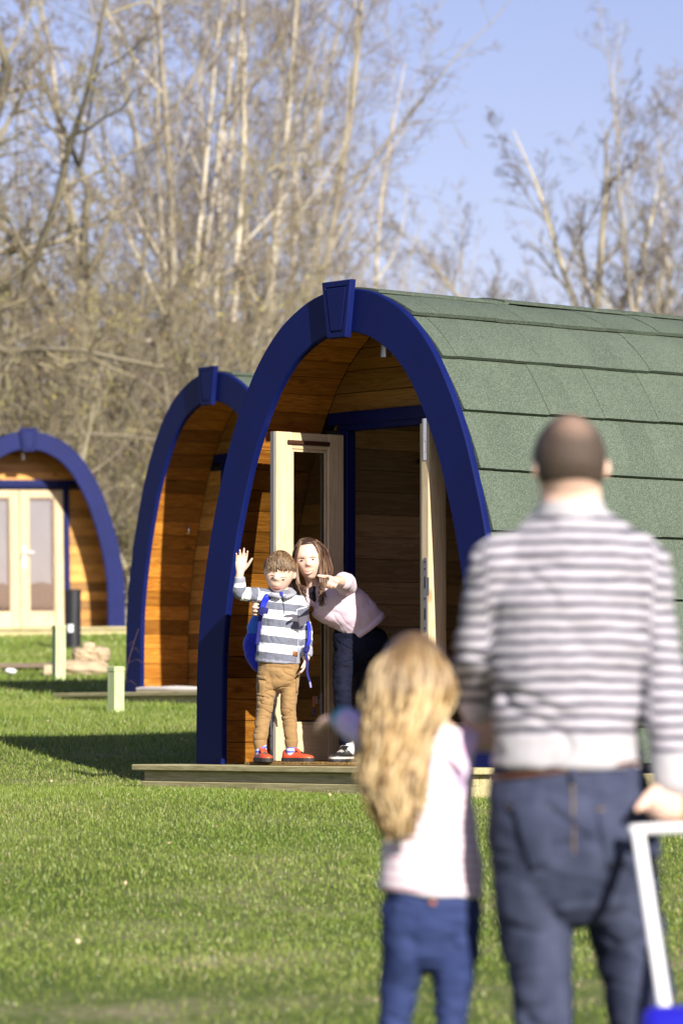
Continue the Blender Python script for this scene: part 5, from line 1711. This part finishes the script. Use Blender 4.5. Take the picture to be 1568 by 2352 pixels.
    # jeans
    jn = [tube([PT(1302, 1745, D), PT(1304, 1800, D), PT(1312, 1880, D - .01), PT(1318, 1960, D - .01), PT(1320, 2020, D)], [(.170, .115), (.184, .124), (.196, .135), (.196, .130), (.180, .115)], 28, sub=3, cap=(.05, 1)),
          tube([PT(1228, 1960, D), PT(1224, 2080, D + .01), PT(1236, 2200, D + .02), PT(1244, 2300, D), PT(1250, 2420, D - .03), PT(1258, 2600, D - .05)], [(.098, .11), (.093, .10), (.080, .09), (.072, .08), (.068, .075), (.066, .08)], 22),
          tube([PT(1412, 1960, D), PT(1428, 2080, D + .05), PT(1452, 2200, D + .09), PT(1470, 2300, D + .08), PT(1484, 2420, D + .05), PT(1490, 2590, D + .03)], [(.098, .11), (.091, .10), (.086, .09), (.082, .085), (.076, .08), (.068, .08)], 22)]
    dn = denim('worn_blue_denim', (.020, .025, .050), (.068, .078, .130))
    Mn.part('jeans', jn, .0065, 3, dn, fold=(.006, (9, 9, 16), 7.7, .011, (6, 6, 14)))
    qb = Mn.bvh
    Mn.raw('back_pocket', patch(qb, [(1168, 1846), (1268, 1852), (1262, 1985), (1218, 2004)], 6, 6, .004, .004), dn)
    Mn.raw('back_pocket', patch(qb, [(1366, 1852), (1462, 1846), (1446, 1990), (1392, 1994)], 6, 6, .004, .004), dn)
    st = plain('tan_stitching', (.24, .17, .07), rough=.8)
    Mn.raw('stitching', [line_on(qb, [(1170, 1856), (1266, 1862)], .0016, .0055, sub=1), line_on(qb, [(1368, 1862), (1460, 1856)], .0016, .0055, sub=1), line_on(qb, [(1314, 1800), (1316, 1870), (1318, 1960)], .0018, .002)], st)
    Mn.raw('belt', tube([PT(1301, 1764, D), PT(1302, 1773, D)], [(.1765, .1215), (.1790, .1235)], 36, sub=1, cap=(.02, .02)), plain('brown_leather', (.09, .035, .015), (.13, .055, .025), rough=.45))
    Mn.raw('belt_loop', patch(qb, [(1308, 1748), (1322, 1748), (1322, 1800), (1308, 1800)], 1, 3, .012, .006), dn)
    bl = plain('brown_boot_leather', (.06, .035, .02), (.10, .06, .035), rough=.5)
    for (cx, cy, d, hd) in ((1258, 2560, D - .05, rad(95)), (1490, 2550, D + .03, rad(84))):
        a = PT(cx, cy, d); a[2] = zf
        up, so, la, to = shoe_geo(a, hd, .30, .108, float(gz(a[1])) + .006, .085)
        s_ = Mn.raw('shoe', up, bl); Mn.raw('sole', so, MAT['rubber'], s_, smooth=False)
    # close-cropped hair with a thin crown
    g = N('cropped_hair'); v = g.coords(rnd=False); f = g.noise(v, 240, 3, .7)
    sx = g.n('ShaderNodeVectorMath', operation='DISTANCE'); tc = g.n('ShaderNodeTexCoord'); g.l(tc.outputs['Object'], sx.inputs[0])
    cpos = loc(M, (-.03, .30, .43)) - Mn.o
    sx.inputs[1].default_value = tuple(cpos)
    thin = g.ramp(g.math('ADD', sx.outputs['Value'], g.math('MULTIPLY', f, .02)), [(.025, 1.0), (.075, 0.0)])
    c = g.ramp(f, [(.3, (.030, .020, .014)), (.7, (.10, .066, .045))])
    g.set('Base Color', g.mix(g.math('MULTIPLY', thin, .5), c, (.46, .30, .22))); g.set('Roughness', .6)
    g.bump(f, .8, .004)
    cap = hair_cap(M, lambda x, y, z: (z > -.42 if y > .3 else z > -.42 + (.3 - y) * .95) and z > -.40, 1.045)
    Mn.raw('hair', cap, g.m)
    return Mn
man()

def trolley():
    D = 9.28
    o = PT(1640, 2850, 8.95); o[2] = float(gz(8.95)) + .02
    r = empty('trolley_case', o)
    tag(r, 'blue wheeled case with a white pull handle in the hand of the man', 'suitcase')
    wh = plain('white_plastic', (.74, .74, .76), (.78, .78, .80), rough=.35); bl = plain('royal_blue_shell', (.012, .010, .33), (.016, .014, .42), rough=.35)
    a, b = PT(1463, 1906, D), PT(1655, 1900, D - .02)
    a2, b2 = PT(1530, 2345, 9.02), PT(1712, 2345, 9.0)
    def raw(name, VF, m, smooth=True, parent=r):
        V, F = [], []
        for v, f in (VF if isinstance(VF, list) else [VF]):
            q = len(V); V += [tuple(np.asarray(k, float) - o) for k in v]; F += [[i + q for i in k] for k in f]
        me = mesh(name, V, F, [m], smooth=smooth)
        bm = bmesh.new(); bm.from_mesh(me); bmesh.ops.recalc_face_normals(bm, faces=bm.faces); bm.to_mesh(me); bm.free()
        return obj(name, me, parent)
    raw('grip', tube([a + (a - b) * .05, a + (b - a) * .2, b, b + (b - a) * .05], [(.011, .012), (.0128, .014), (.0128, .014), (.011, .012)], 16, side=(0, 0, 1), sub=2), wh)
    for p, q in ((a, a2), (b, b2)):
        raw('pole', tube([p, q], [(.0148, .009)] * 2, 12, sub=1), wh)
    # case: rounded box hung from the poles
    ax = unit(b2 - a2); dn = unit(a2 - a); dn = unit(dn + np.array((0, .0, -.25))); nr = np.cross(ax, dn); nr = unit(nr)
    bm = bmesh.new(); bmesh.ops.create_cube(bm, size=1)
    wd, ln, dp = np.linalg.norm(b2 - a2) + .12, .50, .19
    c0 = (a2 + b2) / 2 + dn * (ln / 2 - .012)
    for v in bm.verts: v.co = Vector((v.co.x * wd, v.co.y * dp, v.co.z * ln))
    bmesh.ops.bevel(bm, geom=list(bm.edges), offset=.045, segments=4, affect='EDGES', profile=.5)
    bm.verts.index_update()
    V = [c0 + ax * v.co.x + nr * v.co.y - dn * v.co.z for v in bm.verts]; F = [[v.index for v in f.verts] for f in bm.faces]; bm.free()
    raw('shell', (V, F), bl)
    for s in (-1, 1):
        w = c0 + ax * s * (wd / 2 - .05) + dn * (ln / 2 - .01) + nr * .04
        raw('wheel', tube([w - ax * .016, w + ax * .016], [.036, .036], 18, side=(0, 0, 1), sub=1, round_caps=False), MAT['rubber'], smooth=False)
trolley()

# ------------------------------------------------------------------ the girl, seen from behind
def girl():
    D = 9.62
    zf = float(gz(D)) + .01
    org = PT(985, 2580, D); org[2] = zf
    G = Fig(org, 'small girl with long wavy blonde hair seen from behind in a pink striped top')
    hp, M = head(PT(952, 1560, D - .01), .205, yaw=180 + 14, pitch=2, roll=3, child=True)
    body = list(hp)
    body.append(tube([PT(955, 1600, D), PT(968, 1660, D), PT(978, 1700, D)], [.046, .046, .06], 14))
    sh_l, el_l, wr_l = PT(895, 1716, D), PT(842, 1690, D + .10), PT(792, 1660, D + .17)
    sh_r, el_r, wr_r = PT(1036, 1712, D), PT(1036, 1778, D - .07), PT(1076, 1676, D + .05)
    body.append(tube([PT(978, 1700, D), PT(985, 1850, D), PT(990, 2050, D), PT(990, 2120, D)], [(.085, .055), (.09, .065), (.095, .07), (.10, .075)], 16))
    body.append(tube([PT(960, 1712, D), sh_l, el_l, wr_l], [.034, .034, .028, .022], 12))
    body.append(tube([PT(1000, 1712, D), sh_r, el_r, wr_r], [.034, .034, .028, .022], 12))
    hand(body, wr_l, PT(758, 1655, D + .20) - wr_l, (0, -.3, -1), (0, 1, .2), .125, curls=(20, 24, 26, 30), spread=3, thumb=(35, 20))
    hand(body, wr_r, PT(1094, 1640, D + .12) - wr_r, (0, -1, 0), (0, 0, 1), .12, curls=(20, 24, 26, 30), spread=3, thumb=(35, 20))
    lg = [[(936, 2130), (918, 2250), (908, 2352), (904, 2540)], [(1045, 2130), (1040, 2250), (1034, 2352), (1030, 2540)]]
    dl = [D + .02, D - .02]
    for P_, d in zip(lg, dl): body.append(tube([PT(x, y, d) for x, y in P_], [.045, .034, .030, .024], 12))
    G.part('body', body, .005, 2, MAT['skin'])
    top = [tube([PT(974, 1680, D), PT(978, 1700, D), PT(980, 1735, D), PT(984, 1830, D), PT(988, 1930, D), PT(992, 2010, D), PT(990, 2052, D)],
                [(.060, .055), (.095, .065), (.108, .078), (.106, .082), (.112, .088), (.120, .095), (.124, .098)], 24, sub=3, cap=(.3, .08)),
           tube([PT(940, 1714, D), sh_l, el_l, wr_l + (wr_l - el_l) * .05], [.045, .046, .039, .034], 16),
           tube([PT(1020, 1714, D), sh_r, el_r, wr_r - (wr_r - el_r) * .2], [.045, .046, .040, .032], 16)]
    zb = PT(990, 2052, D)[2]
    g = N('pink_striped_cotton')
    st = g.attr('st'); sl = g.attr('sleeve'); tl = g.attr('cuffc')
    p_ = g.math('ABSOLUTE', g.math('SUBTRACT', g.math('FRACT', g.math('MULTIPLY', st, 1 / .0225)), .5))
    c = g.mix(g.ramp(p_, [(.10, 1.0), (.20, 0.0)]), (.80, .74, .77), (.55, .28, .38))
    vv = g.coords(rnd=False); ff = g.noise(vv, 22, 2)
    lil = g.ramp(ff, [(.35, (.62, .50, .76)), (.55, (.74, .62, .82)), (.68, (.74, .48, .66))])
    c = g.mix(sl, c, lil)
    c = g.mix(tl, c, (.10, .40, .44))
    g.set('Base Color', c); g.set('Roughness', .9); g.set('Specular IOR Level', .15)
    def at(A):
        st_ = A[:, 2] - zb + .03 * (A[:, 0] - PT(990, 2000, D)[0]); slv = np.zeros(len(A)); cf = np.zeros(len(A))
        for a in ((sh_l, el_l, wr_l), (sh_r, el_r, wr_r)):
            d, s = seg_param(A, a); m = (d < .052) & (s > .03)
            slv[m] = 1
            if a[0] is sh_l: cf[m & (s > .205)] = 1
        return {'st': st_, 'sleeve': slv, 'cuffc': cf}
    G.part('striped_top', top, .0055, 4, g.m, fold=(.006, (12, 12, 18), 2.2), attrs=at)
    jn = [tube([PT(990, 2040, D), PT(990, 2085, D), PT(990, 2130, D), PT(990, 2165, D)], [(.110, .085), (.117, .092), (.116, .09), (.100, .075)], 24, cap=(.05, 1)),
          tube([PT(938, 2130, D), PT(930, 2190, D), PT(918, 2260, dl[0]), PT(908, 2352, dl[0]), PT(904, 2450, dl[0]), PT(904, 2560, dl[0])], [(.064, .075), (.057, .066), (.050, .055), (.040, .045), (.038, .042), (.036, .04)], 18),
          tube([PT(1044, 2130, D), PT(1044, 2190, D), PT(1040, 2260, dl[1]), PT(1034, 2352, dl[1]), PT(1031, 2450, dl[1]), PT(1030, 2560, dl[1])], [(.064, .075), (.056, .066), (.048, .055), (.039, .045), (.037, .042), (.035, .04)], 18)]
    dn = denim('mid_blue_denim', (.016, .026, .085), (.040, .058, .155))
    G.part('jeans', jn, .0055, 3, dn, fold=(.005, (13, 13, 26), 6.1, .008, (7, 7, 20)))
    qb = G.bvh
    G.raw('waist_tab', patch(qb, [(986, 2068), (1000, 2068), (1000, 2080), (986, 2080)], 1, 1, .004, .003), plain('orange_tab', (.35, .13, .05), rough=.6))
    pkm = plain('pink_canvas', (.5, .16, .25), rough=.7)
    for (cx, d) in ((904, dl[0]), (1030, dl[1])):
        a = PT(cx, 2550, d)
        up, so, la, to = shoe_geo(a, rad(94), .20, .078, float(gz(a[1])) + .006, .055)
        s_ = G.raw('shoe', up, pkm); G.raw('sole', so, plain('white_sole', (.6, .6, .6)), s_, smooth=False)
    # long wavy hair
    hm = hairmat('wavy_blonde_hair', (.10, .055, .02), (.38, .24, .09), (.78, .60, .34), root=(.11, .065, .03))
    cap = hair_cap(M, lambda x, y, z: z > .30 - (y + .5) * .9 or (y > .25), 1.085, child=True)
    rng = random.Random(12)
    paths, rr = [], []
    for i in range(1000):
        q = rng.uniform(-1, 1); q = math.copysign(abs(q) ** .8, q)
        lay = rng.random()
        bk = D - .055 - .062 * math.sqrt(max(0, 1 - q * q)) - .02 * lay
        j = lambda k: rng.gauss(0, k)
        ln = rng.uniform(.55, 1.0) * (1 - .22 * max(q, 0) ** 2)
        ph = rng.uniform(0, 6.28); am = rng.uniform(3, 15)
        if i % 8 == 0: q *= 1.08; am *= 1.3
        pts = [(958 + 12 * q + j(3), 1461 + j(2) + 6 * abs(q), D - .01 - .02 * lay), (952 + 58 * q + j(3), 1486 + 14 * q * q, D - .05 - .045 * math.sqrt(max(0, 1 - q * q))), (951 + 92 * q + j(4), 1545 + j(4), bk)]
        for k in range(1, 7):
            t = k / 6 * ln
            yy = 1545 + 390 * t
            lft = np.interp(yy, (1545, 1620, 1700, 1800, 1860, 1940), (858, 846, 838, 836, 858, 884)); rgt = np.interp(yy, (1545, 1600, 1650, 1700, 1800, 1940), (1046, 1038, 1008, 984, 974, 978))
            x = (lft + rgt) / 2 + (rgt - lft) / 2 * q + am * math.sin(ph + t * 14) + j(3)
            pts.append((x, 1545 + 390 * t, bk - .012 * math.sin(ph * 1.3 + t * 10) - .012 * t))
        paths.append([PT(*t_) for t_ in pts]); w = rng.uniform(.003, .0078)
        rr.append([(w * .5, w * .35)] + [(w, w * .5)] * 6 + [(w * .8, w * .4), (.002, .002)])
    V, F, H = locks(paths, rr, 8)
    nV = len(V); V = V + list(cap[0]); F = F + [[i + nV for i in f] for f in cap[1]]; H = H + [.25] * len(cap[0])
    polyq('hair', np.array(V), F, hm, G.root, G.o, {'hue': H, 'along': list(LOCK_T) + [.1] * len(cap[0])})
girl()
# ------------------------------------------------------------------ posts, bollard and rocks on the lawn
def lawn_things():
    g = N('green_treated_timber')
    v = g.coords((9, 9, 1)); f = g.noise(v, 5, 5, .6)
    g.set('Base Color', g.ramp(f, [(.3, (.36, .44, .20)), (.7, (.52, .60, .32))])); g.set('Roughness', .75); g.bump(f, .2, .004)
    def post(D, x0, x1, ytop, ybase, rz, label):
        c = P((x0 + x1) / 2, ybase, D)
        z = float(ground_z(c.x, c.y))
        h = (ybase - ytop) / FPX * D
        w = (x1 - x0) / FPX * D / (abs(math.cos(rz)) + abs(math.sin(rz)))
        r = empty('timber_post', (c.x, c.y, z), rz)
        tag(r, label, 'post', 'pale green timber posts on the lawn')
        w *= .5
        mb = MB()
        ring = lambda k, z: [(-w + k, -w + k, z), (w - k, -w + k, z), (w - k, w - k, z), (-w + k, w - k, z)]
        rs = [ring(0, -.12), ring(0, h - .045), ring(.003, h - .043), ring(.003, h - .037), ring(-.003, h - .035), ring(-.003, h - .006), ring(.004, h)]
        V = [q for r_ in rs for q in r_]; F = [[0, 3, 2, 1]]
        for j in range(len(rs) - 1):
            for k in range(4): F.append([j * 4 + k, j * 4 + (k + 1) % 4, j * 4 + 4 + (k + 1) % 4, j * 4 + 4 + k])
        n = len(V) - 4; F.append([n, n + 1, n + 2, n + 3])
        mb.add(V, F)
        obj('shaft', mb.mesh('shaft', [g.m]), r)
    post(31.0, 247, 285, 1525, 1630, rad(38), 'short pale green square timber post on the near lawn')
    post(38.0, 119, 151, 1435, 1561, rad(24), 'tall pale green square timber post beside the rocks')
    D = 47.0; c = P(167, 1489, D); z = float(ground_z(c.x, c.y)); h = c.z - z + (1489 - 1354) / FPX * D
    r = empty('bollard', (c.x, c.y, z)); tag(r, 'black round bollard with a white label beside the far pod', 'bollard')
    R = 18.5 / FPX * D
    V, F = tube([(0, 0, -.1), (0, 0, h - .05), (0, 0, h - .049), (0, 0, h - .012), (0, 0, h)], [R, R, R * 1.05, R * 1.05, R * .9], 28, round_caps=False, sub=1)
    obj('shaft', MB().add(V, F).mesh('shaft', [MAT['black']], False), r)
    mb = MB(); V, F = [], []
    for k in range(7):
        a = rad(235 + k * 7); V += [(math.cos(a) * R * 1.01, math.sin(a) * R * 1.01, h - .49), (math.cos(a) * R * 1.01, math.sin(a) * R * 1.01, h - .40)]
    F = [[2 * k, 2 * k + 2, 2 * k + 3, 2 * k + 1] for k in range(6)]
    obj('label', mesh('label', V, F, [plain('white_label', (.75, .78, .8), rough=.4)]), r)
    # rocks
    g2 = N('sandstone'); v = g2.coords(); f = g2.noise(v, 6, 6, .65)
    g2.set('Base Color', g2.ramp(f, [(.3, (.30, .22, .13)), (.6, (.46, .36, .23)), (.8, (.54, .46, .33))])); g2.set('Roughness', .9); g2.bump(f, .6, .03)
    def rock(x, y, D, w, h, dpt, seed, label, lift=0.0):
        c = P(x, y, D); z = float(ground_z(c.x, c.y)) if lift == 0 else c.z
        W_, H_ = w / FPX * D / 2, h / FPX * D / 2
        V, F = ellipsoid((0, 0, 0), (W_, dpt, H_), nu=28, nv=20)
        out = []
        for q in V:
            q = Vector(q); d = Vector((q.x / W_, q.y / dpt, q.z / H_))
            m = max(abs(d.x), abs(d.y), abs(d.z)); k = 1 + .45 * (1 / max(m, .55) - 1) 
            n = mnoise.noise(d * 1.3 + Vector((seed, 0, 0))) * .18 + mnoise.noise(d * 3.1 + Vector((0, seed, 0))) * .08
            out.append(q * (k + n) + Vector((0, 0, H_ * .9)))
        o = obj('rock', mesh('rock', out, F, [g2.m], smooth=False), loc=(c.x, c.y, z - (.02 if lift == 0 else 0)))
        tag(o, label, 'rock', 'pale rocks heaped by the bollard')
    rock(176, 1558, 39.2, 150, 42, .30, 1.3, 'long flat pale rock at the bottom of the heap')
    rock(195, 1520, 39.3, 58, 36, .2, 4.1, 'grey brown rock on the left of the heap', 1)
    rock(226, 1521, 39.35, 52, 37, .2, 7.7, 'squarish pale rock on the right of the heap', 1)
    rock(203, 1494, 39.3, 32, 20, .1, 9.2, 'small pale rock at the top of the heap', 1)
    rock(112, 1557, 38.9, 30, 34, .1, 2.9, 'small upright rock left of the tall post')
    c = P(25, 1561, 38.5)
    V, F = ellipsoid((0, 0, 0), (.06, .05, .03), nu=12, nv=8)
    V = [Vector(q) * (1 + .2 * mnoise.noise(Vector(q) * 30)) for q in V]
    o = obj('white_stone', mesh('white_stone', V, F, [plain('chalk', (.78, .78, .74), rough=.8)], smooth=True), loc=(c.x, c.y, float(ground_z(c.x, c.y)) + .06))
    tag(o, 'small white stone lying on the lawn at the far left', 'stone')
    # bare path
    V, F = [], []
    xs = np.linspace(-9, -2.6, 60)
    for x in xs:
        for k, yy in enumerate((40.2, 40.6, 41.0, 41.4)):
            y = yy + .10 * mnoise.noise((x * .9, k * .4, 0)) + .05 * mnoise.noise((x * 4, k, 3))
            V.append((x, y, float(ground_z(x, y)) + .034))
    for i in range(59):
        for k in range(3): F.append([i * 4 + k, i * 4 + 4 + k, i * 4 + 5 + k, i * 4 + 1 + k])
    o = obj('path', mesh('path', V, F, [plain('trodden_soil', (.20, .13, .07), (.34, .25, .15), scale=3, rough=.95)], smooth=True)); tag(o, kind='structure')
    # dry weed by the half hidden pod
    r = empty('dry_weed', P(276, 1590, 31.6)); b = r.location
    r.location.z = float(ground_z(b.x, b.y))
    tag(r, 'thin dry weed stalk in front of the half hidden pod arch', 'weed')
    mb = MB()
    h = .62
    mb.add(*tube([(0, 0, 0), (.03, 0, h * .35), (.08, 0, h * .7), (.14, 0, h)], [.0022, .002, .0016, .0012], 5, sub=2))
    for k, (z, dx) in enumerate(((.2, .09), (.28, -.06), (.36, .12), (.45, .05), (.12, -.05), (.5, -.04))):
        x0 = .14 * (z / h) ** 1.3
        mb.add(*tube([(x0, 0, z), (x0 + dx * .5, 0, z + .02), (x0 + dx, .01, z - .015)], [.0013, .0011, .0009], 4, sub=1))
    obj('stem', mb.mesh('stem', [plain('dry_stalk', (.14, .07, .05), rough=.9)]), r)
lawn_things()

def fallen_leaves():
    rn = random.Random(17); V, F = [], []
    for i in range(110):
        D = rn.uniform(12, 34); x = rn.uniform(-1, 1) * (784 / FPX * D + .4)
        loc_, rz = POD1
        u = x * math.cos(rz) + (D - loc_[1]) * math.sin(rz); v = -x * math.sin(rz) + (D - loc_[1]) * math.cos(rz)
        if -1.5 < u < 1.6 and v > -.4: continue
        z = float(ground_z(x, D)) + rn.uniform(.015, .028); a = rn.uniform(0, 6.28); s = rn.uniform(.006, .013)
        c, d = math.cos(a) * s, math.sin(a) * s; n = len(V); t = rn.uniform(-.01, .01)
        V += [(x - c, D - d, z), (x + d * .5, D - c * .5, z + t), (x + c, D + d, z + .004), (x - d * .5, D + c * .5, z - t)]
        F += [[n, n + 1, n + 2], [n, n + 2, n + 3]]
    o = obj('fallen_leaves', mesh('fallen_leaves', V, F, [plain('dead_leaf', (.30, .20, .10), (.62, .52, .36), scale=.9, rough=.9)]))
    tag(o, 'scattered dead leaves and pale bits lying on the lawn', 'leaves', kind='stuff')
fallen_leaves()

def tree_line():
    # far wood across the field, seen only in the panes of the far pod
    rn = random.Random(3); V, F = [], []
    n = 90
    for i in range(n + 1):
        a = rad(200 + 140 * i / n); R = 230 + 6 * math.sin(i * 1.7)
        x, y = R * math.cos(a), R * math.sin(a)
        h = 9.5 + 2.6 * mnoise.noise((i * .35, 2.0, 0)) + 1.4 * mnoise.noise((i * 1.3, 5.0, 0))
        z0 = float(gz(max(y, -60))) - 2
        for k, (dr, f) in enumerate(((0, 0), (-2, .45), (1, .8), (5, 1.0), (11, .8), (14, 0))):
            V.append(((R + dr) * math.cos(a), (R + dr) * math.sin(a), z0 + (h - z0) * f + (rn.uniform(-.6, .6) if 0 < f else 0)))
    for i in range(n):
        for k in range(5): F.append([i * 6 + k, i * 6 + 6 + k, i * 6 + 7 + k, i * 6 + 1 + k])
    o = obj('far_wood', mesh('far_wood', V, F, [plain('winter_wood', (.05, .05, .03), (.11, .095, .06), scale=.35, rough=1)], smooth=False))
    tag(o, 'far wood across the field mirrored in the glass doors of the far pod', 'wood', kind='stuff')
tree_line()
